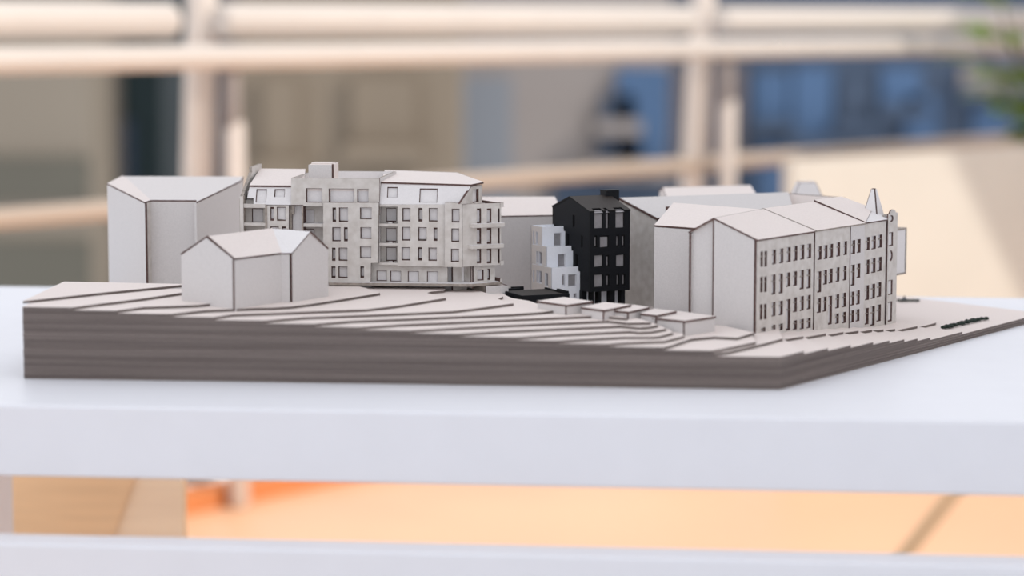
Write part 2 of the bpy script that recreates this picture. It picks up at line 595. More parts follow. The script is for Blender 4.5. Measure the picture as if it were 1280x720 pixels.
far_house('apartment_block', 'taupe rendered block across the yard beyond the railing', -260, 112, -90, 14.0, 1.2, 'far_taupe', bands=((196, 250, 'far_olive'), (300, 420, 'far_olive')))
far_house('stair_tower', 'dark teal narrow tower between the taupe block and a cream post', 148, 204, -70, 15.6, 1.2, 'far_teal', windows=((152, 170, 150, 420, 'far_navy'),))
far_house('annex_building', 'mauve grey annex beside the dark teal tower', 202, 300, -60, 17.2, 1.2, 'far_mauve')
far_house('office_building', 'plain brown building seen through the middle of the railing', 298, 574, -80, 14.5, 1.2, 'far_brown', windows=((330, 372, 96, 200, 'far_brown'), (440, 520, 96, 180, 'far_brown')))
far_house('tenement', 'grey plastered building with blue windows right of the brown one', 570, 838, -100, 17.0, 1.2, 'far_grey',
          windows=((574, 640, 96, 420, 'far_blue_grey'), (752, 792, 118, 150, 'far_navy'), (770, 836, 84, 205, 'far_blue'), (745, 800, 172, 200, 'far_navy'), (690, 836, 216, 420, 'far_navy')))
far_house('glass_office', 'blue glazed office block behind the cream planter', 834, 1420, -120, 19.0, 1.2, 'far_navy',
          windows=((940, 985, 90, 150, 'far_blue'), (990, 1040, 84, 170, 'far_blue'), (1048, 1090, 96, 150, 'far_navy'), (1100, 1150, 84, 130, 'far_blue'), (1130, 1170, 120, 185, 'far_blue'), (1200, 1290, 84, 110, 'far_grey'), (1215, 1300, 130, 186, 'far_blue'), (945, 1000, 180, 260, 'far_blue'), (842, 930, 80, 200, 'far_mauve')))

# ------------------------------------------------------------------ the cardboard model: base of laser-cut layers
T = 0.002
A = at_z(30, 473.3, 0); B = at_z(975, 487.3, 0)
R = at_z(1303, 391.5, 0.006)
q = at_z(1131, 370.8, 0.006)
Tb = R + (q - R).normalized() * 0.40
L2 = at_z(80, 351.8, 0.056)
Lb = Vector((L2.x + 0.004, 2.22, 0))
base = thing('terrain_base', 'stepped terrain base of stacked grey cardboard layers with dark cut edges on the white table', 'model base', (0.0, 1.95, ZT))
FRONT = Frame((A.x, A.y, ZT), B - A)
RIGHT = Frame((B.x, B.y, ZT), (R.x - B.x, R.y - B.y, 0))


def fr(px, py):
    return XY(FRONT.p(FRONT.uv(px, py)[0], 0))


def rt(px, py):
    return XY(RIGHT.p(RIGHT.uv(px, py)[0], 0))


def zp(k, *pts):
    return [XY(at_z(x, y, k * T)) for x, y in pts]


CF = vframe(at_z(944.8, 416.9, 0.026), 55.0)       # street front of the right-hand terrace
a2, b2, r2, tb2, l2, lb2 = XY(A), XY(B), XY(R), XY(Tb), XY(L2), XY(Lb)
full = [a2, b2, r2, tb2, lb2]
polys = {1: full, 2: full, 3: full}
# street side: road ends (outer pixel on the right edge), kerb ends
outer = {12: (1005, 438), 11: (1035, 435), 10: (1063.4, 431), 9: (1091.6, 427), 8: (1112, 425), 7: (1130.5, 423), 6: (1147, 421.5), 5: (1163, 419), 4: (1203, 415)}
inner = {12: (980, 424.2), 11: (1005.5, 421.6), 10: (1034.5, 418.4), 9: (1055, 416), 8: (1074.5, 414.8), 7: (1090, 413.4), 6: (1105.5, 412.8), 5: (1120.5, 412.8), 4: (1149, 408.8)}
kerb = {12: (1004.4, 420.3), 11: (1032.5, 416.7), 10: (1054.3, 414.7), 9: (1073.3, 413.3), 8: (1090, 412.2), 7: (1104.5, 411.6), 6: (1119, 411), 5: (1146.7, 407.6), 4: (1169.4, 403.7)}
HOL = [(0.128, 1.937), (-0.012, 1.94), (-0.014, 1.99), (-0.235, 1.995), (-0.24, 1.93), (L2.x, L2.y - 0.02)]
for k in range(4, 13):
    ke = at_z(*kerb[k], k * T)
    kin = at_z(*inner[k], k * T)
    pl = [a2, b2, rt(*outer[k]), XY(kin), XY(ke)]
    if k == 4:
        pl += zp(4, (1170, 402), (1166, 400), (1150, 396.8), (1124, 393.5))
        pl += [(0.27, 2.2)]
    elif k == 5:
        pl += zp(5, (1146, 405), (1128, 403))
        pl += [(0.25, 2.18)]
    else:
        uk = (ke - CF.o).dot(CF.u) - 0.002
        pl += [XY(CF.p(uk, 0, 0.001)), XY(CF.p(uk - 0.004, 0, -0.05)), (0.16 + 0.006 * (12 - k), 2.2)]
    pl = pl[:-1] + HOL if k > 10 else pl + [lb2]
    polys[k] = pl
polys[13] = [a2, fr(893, 441.5)] + zp(13, (911, 439.6), (951.6, 430.2), (978.4, 423.1)) + [XY(CF.p(0.035, 0, 0.001)), XY(CF.p(0.03, 0, -0.05))] + HOL
polys[14] = [a2, fr(890, 438.4)] + zp(14, (905, 435.6), (944.6, 427.4), (941.5, 421), (943, 416.5)) + [XY(CF.p(0.004, 0, -0.03))] + HOL
hill = {
    15: [(829, 433), (837.5, 432), (865, 423), (893, 420.5), (921, 422), (943, 415.7)],
    16: [(760, 429), (780, 428), (812.5, 426.5), (830, 426), (855, 419.7)],
    17: [(696, 425), (740, 422.8), (780, 420.6), (816, 420.6), (824, 420), (841, 415.6)],
    18: [(645, 420.4), (700, 417.8), (740, 415.8), (787, 413.5), (799, 414.7), (815, 414), (832.5, 410.6)],
    19: [(572, 415.8), (640, 412.8), (700, 410), (775, 406.8), (787, 407.8), (799, 409), (812.5, 408), (822.5, 406)],
    20: [(512, 411.8), (580, 408.8), (640, 405.8), (700, 403.2), (760, 400.6), (785, 403.3), (813.7, 402.7)],
    21: [(450, 407.4), (500, 405.2), (570, 402.2), (640, 398.9), (700, 396.3), (746, 394.4), (765, 396), (784, 397.5)],
    22: [(392, 402.4), (440, 400.6), (500, 398.3), (570, 395.2), (640, 392.4), (676, 390), (707.5, 386.3)],
    23: [(330, 398.3), (380, 396.3), (440, 394), (500, 391.6), (565, 388.7), (600, 384.6), (642, 379)],
    24: [(267, 393.7), (291, 392.7), (340, 391), (402, 388.5), (457, 386.5), (480, 384), (500, 381.5), (557.5, 372.2)],
    25: [(213, 389.2), (255, 387.7), (272, 387), (322, 384.7), (340, 384.5), (364, 383), (390, 379.7), (430, 373.5), (475, 366.2)],
    26: [(145, 385.2), (180, 383.5), (217, 382.3), (247.5, 381), (275, 378), (300, 372)],
    27: [(90, 380.7), (127, 379.2), (145, 377.2), (180, 372.8), (226, 366), (250, 362)],
    28: [(32, 376), (70, 372), (120, 366.5), (180, 360.6), (226, 356.2), (236, 355)],
}
RB0_ = 1.995
tails = {15: [XY(CF.p(0.002, 0, -0.03)), (0.126, 1.93), (-0.010, 1.935), (-0.013, 1.99), (-0.15, RB0_)]}
for k in range(16, 22):
    tails[k] = [(0.128 - 0.0125 * (k - 16), 1.872 + 0.002 * (k - 16)), (0.035, 1.904), (-0.006, 1.915), (-0.012, 1.99), (-0.15, RB0_)]
RB = 1.995
for k, pts in hill.items():
    fx, fy = pts[0]
    pl = [a2, fr(fx, fy + 0.5)] + zp(k, *pts[1:]) if k < 28 else zp(k, (28.5, 376.4), *pts[1:])
    if k in tails:
        pl += tails[k]
    elif k == 22:
        pl += zp(k, (690, 383), (670, 379), (662, 376), (640, 372.5), (634, 369.8)) + [(-0.012, 1.985), (-0.15, RB)]
    elif k == 23:
        pl += zp(k, (622, 373.5), (629, 370.6), (618, 368.4), (606, 365.6), (598, 362.5)) + [(-0.04, RB), (-0.15, RB)]
    elif k == 24:
        pl += zp(k, (534, 366), (539, 364.4), (555, 363), (557, 361.5)) + [(-0.06, RB), (-0.15, RB)]
    elif k == 25:
        pl += zp(k, (456, 359.6), (443, 356.5)) + [(-0.13, RB), (-0.17, RB)]
    if k < 26:
        pl += [(-0.235, RB), (-0.24, 1.943 - (28 - k) * 0.001)]
    pl += [(L2.x, L2.y - (28 - k) * 0.0012)] if k > 14 else []
    polys[k] = pl
rnd = random.Random(11)
for k in range(1, 29):
    # every layer is cut a hair differently, which draws the courses on the flank
    ja = rnd.uniform(-0.0004, 0.0004)
    pl = [(x, y) for x, y in polys[k]]
    sh = Vector((FRONT.n.x, FRONT.n.y)) * ja
    pl = [(x + sh.x, y + sh.y) for x, y in pl]
    o = slab('cardboard_layer', base, [(x, y, ZT + (k - 1) * T + 0.00005) for x, y in pl], (), Vector((0, 0, T - 0.0001)), 'card_ground', 'layer_edge_%d' % rnd.randrange(5))

# ------------------------------------------------------------------ corner block at the far end of the slope
RB0 = 0.110


def shed(px, py):
    """point on the gently rising roof of the corner block"""
    r = ray(px, py)
    # plane z = ZT + .110 + (Y - 2.058) * .085
    t = (ZT + RB0 - 2.058 * 0.085 - CAMZ) / (r.z - 0.085 * r.y)
    return CAM + r * t


blk = thing('corner_block', 'tall plain grey cardboard block with recessed middle at the far end of the slope', 'model building', at_z(215, 300, 0.06) * 1)
blk.location = (-0.32, 2.12, ZT + 0.0201)
e0, e1, e2, e3, e4 = shed(134, 231), shed(181, 254.5), shed(188.5, 252), shed(246, 252.2), shed(300.5, 228)
e3b = shed(245.5, 254.5)
k0, k1 = shed(152.5, 221.8), shed(304, 222.6)


def wtop(p, q, t0=0, t1=0, **kw):
    return wall_between(blk, XY(p), XY(q), 0.0201, p.z - ZT, q.z - ZT, trim=(t0, t1), **kw)


wtop(e0, e1)
wtop(e1, e2, t0=0.0022, face='card_soot')
wtop(e2, e3)
wtop(e3b, e4, edge='card')
wtop(e4, k1)
wtop(k1, k0)
wtop(k0, e0)
hip = shed(156, 222.2)
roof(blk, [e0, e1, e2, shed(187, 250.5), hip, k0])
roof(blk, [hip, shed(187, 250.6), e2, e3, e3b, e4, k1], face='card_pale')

# ------------------------------------------------------------------ gabled house on the slope
hs = thing('gabled_house', 'small plain gabled cardboard house with bent plan on the slope', 'model building', (-0.21, 1.86, ZT + 0.046))
ZE, ZR = 0.0868, 0.1019
h0 = at_z(226.5, 319.2, ZE); h1 = at_z(293, 325.3, ZE); h2 = at_z(351.5, 318.2, ZE); h3 = at_z(365, 318.2, ZE); h4 = at_z(410, 312.2, ZE)
g1 = at_z(259.5, 297.2, ZR); gm = at_z(340, 287.4, ZR); g3 = at_z(388, 291.2, ZR)
zb = 0.040
H1 = Frame((h0.x, h0.y, ZT), Vector((h1.x - h0.x, h1.y - h0.y, 0)))
w1 = (h1 - h0).length
u1, v1 = (g1 - H1.o).dot(H1.u), ZR
fsheet('gable_wall', hs, H1, [(0, zb), (w1 - 0.002, zb), (w1 - 0.002, ZE + 0.001), (u1, ZR), (0, ZE)], (), 0.002, 0, 'card')
wall_between(hs, XY(h1), XY(h2), zb, ZE)
wall_between(hs, XY(h2), XY(h3), zb, ZE, trim=(0, 0.002))
H3 = Frame((h3.x, h3.y, ZT), Vector((h4.x - h3.x, h4.y - h3.y, 0)))
w3 = (h4 - h3).length
u3 = (g3 - H3.o).dot(H3.u)
fsheet('gable_wall', hs, H3, [(0, zb), (w3, zb), (w3, ZE), (u3, ZR), (0, ZE)], (), 0.002, 0, 'card')
d3 = (gm - g3); d3.z = 0
back4 = h4 + d3 * 1.35
d1 = (gm - g1); d1.z = 0
back0 = h0 + d1 * 1.25
wall_between(hs, XY(h4), XY(back4), zb, ZE)
wall_between(hs, XY(back0), XY(h0), zb, ZE)
wall_between(hs, XY(back4), XY(back0), zb, ZE)
ov = Vector((0, 0, 0.0002))
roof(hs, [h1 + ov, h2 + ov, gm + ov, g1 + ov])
roof(hs, [h2 + ov, h3 + ov, g3 + ov, gm + ov], face='card_white')  # lit slope, its brightness put into a whiter card
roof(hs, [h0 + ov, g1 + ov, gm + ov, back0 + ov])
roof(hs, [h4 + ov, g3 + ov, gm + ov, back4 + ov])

# ------------------------------------------------------------------ large apartment house in the middle
mo = at_z(440, 355.3, 0.051)
MF = vframe(mo, -5.6)
apt = thing('apartment_house', 'large detailed cardboard apartment house with cut windows, balconies and roof box', 'model building', (mo.x, mo.y + 0.03, ZT + 0.05))


def PX(F, d, *pts):
    return [F.uv(x, y, d) for x, y in pts]


def rects(F, d, *rs):
    return [F.rect(*r, d) for r in rs]


# central bay
c_low = PX(MF, 0.002, (404, 353.6), (463.4, 353.8), (463.6, 328.8), (472.6, 328.6), (473.5, 253.4), (404, 253.2))
facade('facade', apt, MF, c_low, rects(MF, 0.002,
       (415.6, 420, 259.4, 277.5), (423.7, 435, 259.4, 277.5), (450, 464.6, 259.4, 274),
       (415.3, 425.8, 284, 301.7), (430, 434.7, 284, 301.7), (450.4, 464.3, 284, 298.5),
       (415, 419.4, 309.6, 326), (423.3, 434.4, 309.6, 326), (450, 464, 308, 322.8),
       (414.3, 419.4, 333, 347.5), (423, 434.4, 333, 347.5), (450.4, 455, 333, 347.5)), d=0.002, t=0.003)
c_up = PX(MF, 0, (364, 256), (474, 256), (474.3, 223.2), (364, 222.6))
facade('facade', apt, MF, c_up, rects(MF, 0, (382.5, 402.7, 235.3, 253.2), (411, 442.7, 235.8, 253.4), (446.5, 460.6, 236.2, 253.2)), t=0.003)
UL, UR = MF.uv(364, 240)[0], MF.uv(474.3, 240)[0]
ZP = MF.uv(420, 222.9)[1]
fbox('flat_roof', apt, MF, (UL + 0.002, UR - 0.002), (ZP - 0.0105, ZP - 0.0075), (-0.095, -0.0025), 'card_roof')
u463 = MF.uv(463.2, 340)[0]
z328 = MF.uv(468, 328.6)[1]
fbox('body', apt, MF, (MF.uv(404, 300)[0], u463), (0.03, ZP - 0.0106), (-0.09, -0.0045), 'card')
fbox('body', apt, MF, (u463, UR - 0.0005), (z328, ZP - 0.0106), (-0.09, -0.0045), 'card')
fbox('body', apt, MF, (UL, MF.uv(404, 300)[0]), (0.03, ZP - 0.0106), (-0.09, -0.014), 'card')
for uu in (UL, UR - 0.002):
    fsheet('parapet', apt, Frame(MF.p(uu + 0.002, 0, -0.002), -MF.n), [(0, ZP - 0.03), (0.093, ZP - 0.03), (0.093, ZP), (0, ZP)], (), 0.002, 0, 'card', 'soft_edge')
fbox('parapet', apt, MF, (UL + 0.002, UR - 0.002), (ZP - 0.03, ZP), (-0.095, -0.093), 'card_white', 'soft_edge')
# roof box
bu0, bu1 = MF.uv(385.6, 214, -0.022)[0], MF.uv(414.6, 214, -0.022)[0]
bz = MF.uv(400, 206, -0.022)[1]
fbox('roof_box', apt, MF, (bu0, bu1), (ZP - 0.008, bz), (-0.046, -0.022), 'card', 'card_roof')
fbox('roof_box_side', apt, MF, (bu1, bu1 + 0.0016), (ZP - 0.008, bz + 0.0006), (-0.046, -0.0225), 'burnt', 'card_roof')
fbox('roof_box_lid', apt, MF, (bu0 + 0.001, bu1 - 0.001), (bz, bz + 0.0012), (-0.045, -0.030), 'card_roof', 'card_roof')


def mansard(pts_px, rs, lean, zlow_px, name='mansard_panel', face='card_white'):
    """leaning roof sheet whose foot stands on the facade line"""
    z0 = MF.uv(*zlow_px)[1]
    o = MF.p(0, z0, -0.0005)
    F = Frame(o, MF.u, Vector((0, 0, 1)) - MF.n * lean)
    outl = [F.uv(x, y) for x, y in pts_px]
    s = facade(name, apt, F, outl, [F.rect(*r) for r in rs], t=0.0014, face=face, pane='card_white')
    return F, outl


# west wing: mansard, roof, party wall
F1, o1 = mansard([(312, 233.6), (309, 247.8), (317, 247.8), (317, 255.6), (378.5, 256.3), (379.6, 234)], [(320, 333.3, 236.4, 253), (343, 356, 236.4, 246.4)], 0.45, (350, 256))
t0, t1 = F1.p(*o1[0]), F1.p(*o1[-1])
dB = -0.075
(uB0, zB0), (uB1, zB1) = MF.uv(325.5, 212.6, dB), MF.uv(382, 213.2, dB)
roof(apt, [t0 + MF.n * 0.001, t1 + MF.n * 0.001, MF.p(uB1, zB1, dB), MF.p(uB0, zB0, dB)])
fsheet('rear_wall', apt, Frame(MF.p(uB1, 0, dB), -MF.u), [(0, 0.03), (uB1 - uB0, 0.03), (uB1 - uB0, zB0), (0, zB1)], (), 0.002, 0, 'card')
pw_a = MF.p(MF.uv(303.5, 260)[0], 0, 0.001)
PW = Frame((pw_a.x, pw_a.y, ZT), -MF.n)
PWs = PW
zPW = MF.uv(323, 204.6, -0.078)[1]
fsheet('party_wall', apt, Frame((pw_a.x, pw_a.y, ZT) , MF.n * -1), [(0, 0.03), (0.080, 0.03), (0.080, zPW), (0.040, zPW - 0.0006), (0.040, zPW - 0.0045), (0.0, 0.121)], (), 0.0025, -0.0, 'card_soot', 'soft_edge')
uw0, uw1 = MF.uv(305, 270)[0], MF.uv(331, 270)[0]
fbox('corner_pier', apt, MF, (MF.uv(300.5, 270)[0], uw0), (0.03, MF.uv(303, 245)[1]), (-0.006, 0.002), 'card_soot', 'soft_edge')
for y0, y1 in ((255, 259.6), (278.4, 282), (302, 306)):
    fbox('balcony_slab', apt, MF, (uw0, uw1 + 0.0005), (MF.uv(318, y1)[1], MF.uv(318, y0)[1]), (-0.012, 0.0008), 'card_soot', 'card_soot')
facade('recess_wall', apt, MF, PX(MF, -0.010, (303, 310), (333, 310), (333, 250), (303, 250)), rects(MF, -0.010, (315, 329, 260.5, 278)), d=-0.010, t=0.0015)
fbox('pier', apt, MF, (uw1, MF.uv(334, 270)[0]), (0.03, MF.uv(333, 256.4)[1]), (-0.012, 0.0005), 'soft_edge', 'soft_edge')
facade('facade', apt, MF, PX(MF, 0, (334, 320), (361, 320), (361, 256.6), (334, 256.6)), rects(MF, 0, (338, 342.5, 258.6, 276), (346.2, 357, 258.6, 276), (338, 348.5, 283, 300), (352.5, 357.5, 283, 300)), t=0.002)
fsheet('recess_wall', apt, MF, PX(MF, -0.006, (360.5, 330), (378.6, 330), (378.6, 256.5), (360.5, 256.5)), (), 0.0015, -0.006, 'card_white')
fbox('pier', apt, MF, (MF.uv(361, 270)[0], MF.uv(364, 270)[0]), (0.03, MF.uv(362, 256.6)[1]), (-0.012, -0.003), 'soft_edge', 'burnt')
fbox('pier', apt, MF, (MF.uv(377.4, 270)[0], MF.uv(379.4, 270)[0]), (0.03, MF.uv(378, 256.6)[1]), (-0.012, 0.001), 'soft_edge', 'burnt')
facade('recess_wall', apt, MF, PX(MF, -0.010, (379, 330), (404, 330), (404, 250), (379, 250)), rects(MF, -0.010, (381, 393, 262, 279), (381, 393, 286, 303)), d=-0.010, t=0.0015)
for y0, y1 in ((253.6, 257.6), (279.5, 283.5), (304, 308)):
    fbox('balcony_slab', apt, MF, (MF.uv(379.4, 270)[0], MF.uv(404, 270)[0]), (MF.uv(390, y1)[1], MF.uv(390, y0)[1]), (-0.012, 0.0005), 'card_soot', 'card_white')
fbox('body', apt, MF, (uw0, UL), (0.03, F1.p(*o1[0]).z - ZT - 0.004), (-0.072, -0.014), 'card')

# east wing
F2, o2 = mansard([(476.5, 229.3), (474.4, 255.4), (574.5, 255.8), (588.8, 232.6)], [(484, 496.8, 233.7, 247), (524.3, 546.8, 235.6, 253.3)], 0.40, (520, 255.8))
ta, tb_ = F2.p(*o2[0]), F2.p(*o2[-1])
ze = tb_.z - ZT
cr = at_z(604.5, 229.6, ze)
roof(apt, [ta + MF.n * 0.0008, tb_ + MF.n * 0.0008, cr, at_z(571, 217.6, 0.1345), at_z(481, 214.4, 0.1345)])
E2 = Frame((tb_.x, tb_.y, ZT), Vector((cr.x - tb_.x, cr.y - tb_.y, 0)))
facade('end_panel', apt, E2, PX(E2, -0.0012, (575, 255), (589.5, 233.2), (602.6, 231), (602.6, 254.5)), rects(E2, -0.0012, (590.8, 598.4, 236.5, 253)), d=-0.0012, t=0.002)
main_o = PX(MF, 0, (497, 332.6), (556, 333), (556, 255.6), (474.4, 255.6), (474.4, 258.2), (497, 258.2))
facade('facade', apt, MF, main_o, rects(MF, 0, (503, 513, 259.9, 276.7), (523, 528, 259.9, 277), (536, 546.8, 260, 277),
       (502.5, 513, 283.6, 300.8), (522.8, 533.3, 284, 301), (542, 546.7, 284.4, 301.2),
       (502, 512.8, 309, 325.5), (522.5, 527.4, 309, 325.6), (535.5, 546, 309.5, 326)), t=0.003)
bay_o = PX(MF, 0.0018, (556, 333.6), (577.8, 334), (577.8, 255.2), (569, 253.6), (561, 253), (556, 253.6))
facade('bay', apt, MF, bay_o, rects(MF, 0.0018, (564.6, 574.4, 261, 278), (564.2, 574, 285.6, 302.5), (563.7, 573.7, 311, 327.5)), d=0.0018, t=0.003)
# recessed balconies
facade('recess_wall', apt, MF, PX(MF, -0.011, (472, 333), (499, 333), (499, 254), (472, 254)), rects(MF, -0.011, (482.5, 495.5, 260, 277), (482.5, 495.5, 285, 302), (482.5, 495.5, 309, 326)), d=-0.011, t=0.0015)
for y0, y1 in ((279.6, 282.8), (304, 307), (328.4, 331)):
    fbox('balcony_slab', apt, MF, (MF.uv(473.8, 280)[0], MF.uv(497, 280)[0]), (MF.uv(485, y1)[1], MF.uv(485, y0)[1]), (-0.012, 0.0003), 'card_soot', 'card_soot')
    zz = MF.uv(485, y0)[1]
    fbox('balustrade_stub', apt, MF, (MF.uv(485, 280)[0], MF.uv(490, 280)[0]), (zz, zz + 0.0012), (-0.009, -0.002), 'card', 'burnt')
# ground floor of the east wing
facade('ground_floor_wall', apt, MF, PX(MF, -0.005, (463.5, 354.5), (559.5, 355.4), (559.5, 331.5), (463.5, 327.5)), rects(MF, -0.005, (470.6, 483.5, 338.3, 351.2), (487.8, 501.3, 338.6, 352), (509.7, 523.5, 339, 352.8), (533.7, 547.5, 339.4, 353.3)), d=-0.005, t=0.0018)
fsheet('recess_wall', apt, MF, PX(MF, -0.012, (559, 354.5), (580, 354.5), (580, 330), (559, 330)), (), 0.0015, -0.012, 'card_white')
# turned corner
tp = MF.p(MF.uv(578.2, 295, 0.0018)[0], 0, 0.0018)
TF = vframe(tp, 26)
slots = []
for xa, xb in ((596, 601.4), (608.6, 614.2), (622.6, 624.6)):
    for ya, yb in ((260.6, 279.6), (285, 304.8), (311, 329.2)):
        slots.append(TF.rect(xa, xb, ya, yb))
ut = TF.uv(626.5, 295)[0]
zt0, zt1 = TF.uv(600, 332.4)[1], TF.uv(600, 254.6)[1]
facade('corner_facade', apt, TF, [(0, zt0), (ut, zt0), (ut, zt1), (0, zt1)], slots, t=0.0022)
for y0, y1, xa, xb in ((279.4, 284, 590.4, 630.6), (305.8, 310.4, 588.8, 629.8)):
    ua, ub = TF.uv(xa, 290, 0.006)[0], TF.uv(xb, 290, 0.004)[0]
    za, zc_ = TF.uv(610, y1, 0.005)[1], TF.uv(610, y0, 0.005)[1]
    pts = [TF.p(ua, za, 0.0), TF.p(ua + 0.001, za, 0.0065), TF.p(ub, za, 0.0045), TF.p(ub, za, -0.012), TF.p(ut, za, -0.012), TF.p(ut, za, 0.0)]
    slab('balcony', apt, pts, (), Vector((0, 0, zc_ - za)), 'card_white', 'card_soot')
for y0, y1 in ((253.2, 259), (325.5, 331.4)):
    fbox('corner_tab', apt, TF, (ut - 0.001, ut + 0.0022), (TF.uv(627, y1)[1], TF.uv(627, y0)[1]), (-0.004, 0.0004), 'card_soot', 'burnt')
fbox('corner_return', apt, TF, (ut - 0.002, ut), (zt0, zt1), (-0.05, -0.0025), 'card_soot', 'burnt')
facade('ground_floor_wall', apt, TF, PX(TF, -0.003, (589.5, 354), (617, 353.2), (617, 332), (589.5, 332.6)), rects(TF, -0.003, (596.6, 604.6, 337, 350.6), (609.4, 612.6, 336, 350)), d=-0.003, t=0.002)
ux = TF.uv(590, 340, -0.003)[0]
fbox('entrance_wall', apt, TF, (ux - 0.0125, ux), (0.045, zt0), (-0.016, -0.013), 'card_soot', 'burnt')
fsheet('entrance_wall', apt, Frame(TF.p(ux, 0, -0.003), TF.n), [(-0.014, 0.048), (0, 0.048), (0, zt0), (-0.014, zt0)], (), 0.0015, 0, 'card_soot', 'burnt')
fbox('ground_floor_return', apt, TF, (TF.uv(617, 340, -0.003)[0], TF.uv(618.6, 340, -0.003)[0]), (0.045, zt0), (-0.03, -0.003), 'card_soot', 'soft_edge')
# closed body behind the fronts of the east wing
um = MF.uv(578, 295)[0]
pb = [MF.p(UR, 0, -0.0135), MF.p(MF.uv(497, 290)[0], 0, -0.0135), MF.p(MF.uv(497, 290)[0], 0, -0.0045), MF.p(um - 0.001, 0, -0.0045), TF.p(ut - 0.0025, 0, -0.0045), TF.p(ut - 0.0025, 0, -0.055), MF.p(um, 0, -0.09), MF.p(UR, 0, -0.09)]
prism('body', apt, [XY(p) for p in pb], zt0, zt1 - 0.0018, 'card', 'card_roof')
pg = [MF.p(MF.uv(463, 340)[0], 0, -0.013), MF.p(um - 0.002, 0, -0.014), TF.p(0.012, 0, -0.022), TF.p(ut - 0.008, 0, -0.0165), TF.p(ut - 0.008, 0, -0.055), MF.p(um, 0, -0.09), MF.p(MF.uv(463, 340)[0], 0, -0.09)]
prism('body', apt, [XY(p) for p in pg], 0.03, zt0, 'card')
pm = [ta - MF.n * 0.004, tb_ - MF.n * 0.004 - MF.u * 0.003, E2.p(E2.uv(601.5, 240)[0], 0, -0.004), at_z(571, 218, 0.1345) - MF.u * 0.004, at_z(482, 214.8, 0.1345)]
prism('body', apt, [XY(p) for p in pm], zt1 - 0.002, ze - 0.001, 'card')
# plinth sheet
zq = MF.uv(500, 356.4, 0.007)[1]
pt = [MF.p(MF.uv(411, 355, 0.007)[0], 0, 0.007), MF.p(MF.uv(590, 355, 0.007)[0], 0, 0.007), TF.p(TF.uv(627, 353, 0.004)[0], 0, 0.004), TF.p(TF.uv(627, 353, 0.004)[0], 0, -0.02), MF.p(UR, 0, -0.05), MF.p(MF.uv(411, 355)[0], 0, -0.05)]
slab('plinth', apt, [(p.x, p.y, ZT + zq - 0.0006) for p in pt], (), Vector((0, 0, 0.0022)), 'card_white', 'soft_edge')
fbox('plinth_tab', apt, TF, (TF.uv(625.5, 353, 0.004)[0], TF.uv(627.8, 353, 0.004)[0]), (zq + 0.0016, zq + 0.0042), (-0.012, 0.0035), 'card_soot', 'burnt')
# low block under the corner
kb = at_z(607, 359, zq - 0.002)
KF = vframe(kb, 20)
ku = KF.uv(635.5, 365)[0]
kblk = thing('low_block', 'low grey cardboard block under the corner of the apartment house', 'model block', KF.p(0.01, 0.034, -0.01))
fbox('front_sheet', kblk, KF, (0, ku), (0.0201, zq - 0.0012), (-0.002, 0), 'card', 'burnt')
wall_between(kblk, XY(KF.p(-0.006, 0, -0.022)), XY(KF.p(0, 0, -0.002)), 0.0201, zq - 0.0012, face='soft_edge')
wall_between(kblk, XY(KF.p(ku, 0, -0.002)), XY(KF.p(ku, 0, -0.022)), 0.0201, zq - 0.0012)
slab('top_sheet', kblk, [KF.p(0, zq - 0.0032, -0.0021), KF.p(ku - 0.0021, zq - 0.0032, -0.0021), KF.p(ku - 0.0021, zq - 0.0032, -0.022), KF.p(-0.005, zq - 0.0032, -0.022)], (), Vector((0, 0, 0.002)), 'card_roof')

# ------------------------------------------------------------------ plain buildings behind
def plain_gable(name, label, pts_eave, pts_ridge, depth_back, z0=0.02, wallface='card', rooff='card_roof', group=None):
    """block with its front eave a->b and ridge c->d (3D points); the back slope mirrors the front"""
    a, b = pts_eave
    c, d = pts_ridge
    t = thing(name, label, 'model building', ((a.x + b.x) / 2, (a.y + c.y) / 2, ZT + z0), group)
    bk_a, bk_b = a + (c - a) * 2, b + (d - b) * 2
    bk_a.z, bk_b.z = a.z, b.z
    e = (b - a).normalized()
    ze_ = a.z - ZT
    wall_between(t, XY(a), XY(b), z0, ze_, b.z - ZT, face=wallface)
    for p, r_, q in ((b, d, bk_b), (bk_a, c, a)):
        F = Frame((p.x, p.y, ZT), Vector((q.x - p.x, q.y - p.y, 0)))
        L = Vector((q.x - p.x, q.y - p.y)).length
        ur = (r_ - F.o).dot(F.u)
        fsheet('gable_wall', t, F, [(0.002, z0), (L - 0.002, z0), (L - 0.002, q.z - ZT), (ur, r_.z - ZT), (0.002, p.z - ZT)], (), 0.002, 0, wallface)
    wall_between(t, XY(bk_b), XY(bk_a), z0, ze_, face=wallface)
    roof(t, [a, b, d, c], rooff)
    roof(t, [bk_a, c, d, bk_b], rooff)
    return t


plain_gable('rear_block', 'plain pitched cardboard block behind between apartment house and black house',
            (at_z(598, 272.3, 0.095), at_z(705, 270.2, 0.095)), (at_z(590, 247.8, 0.107), at_z(693.5, 247.6, 0.107)), 0.05)

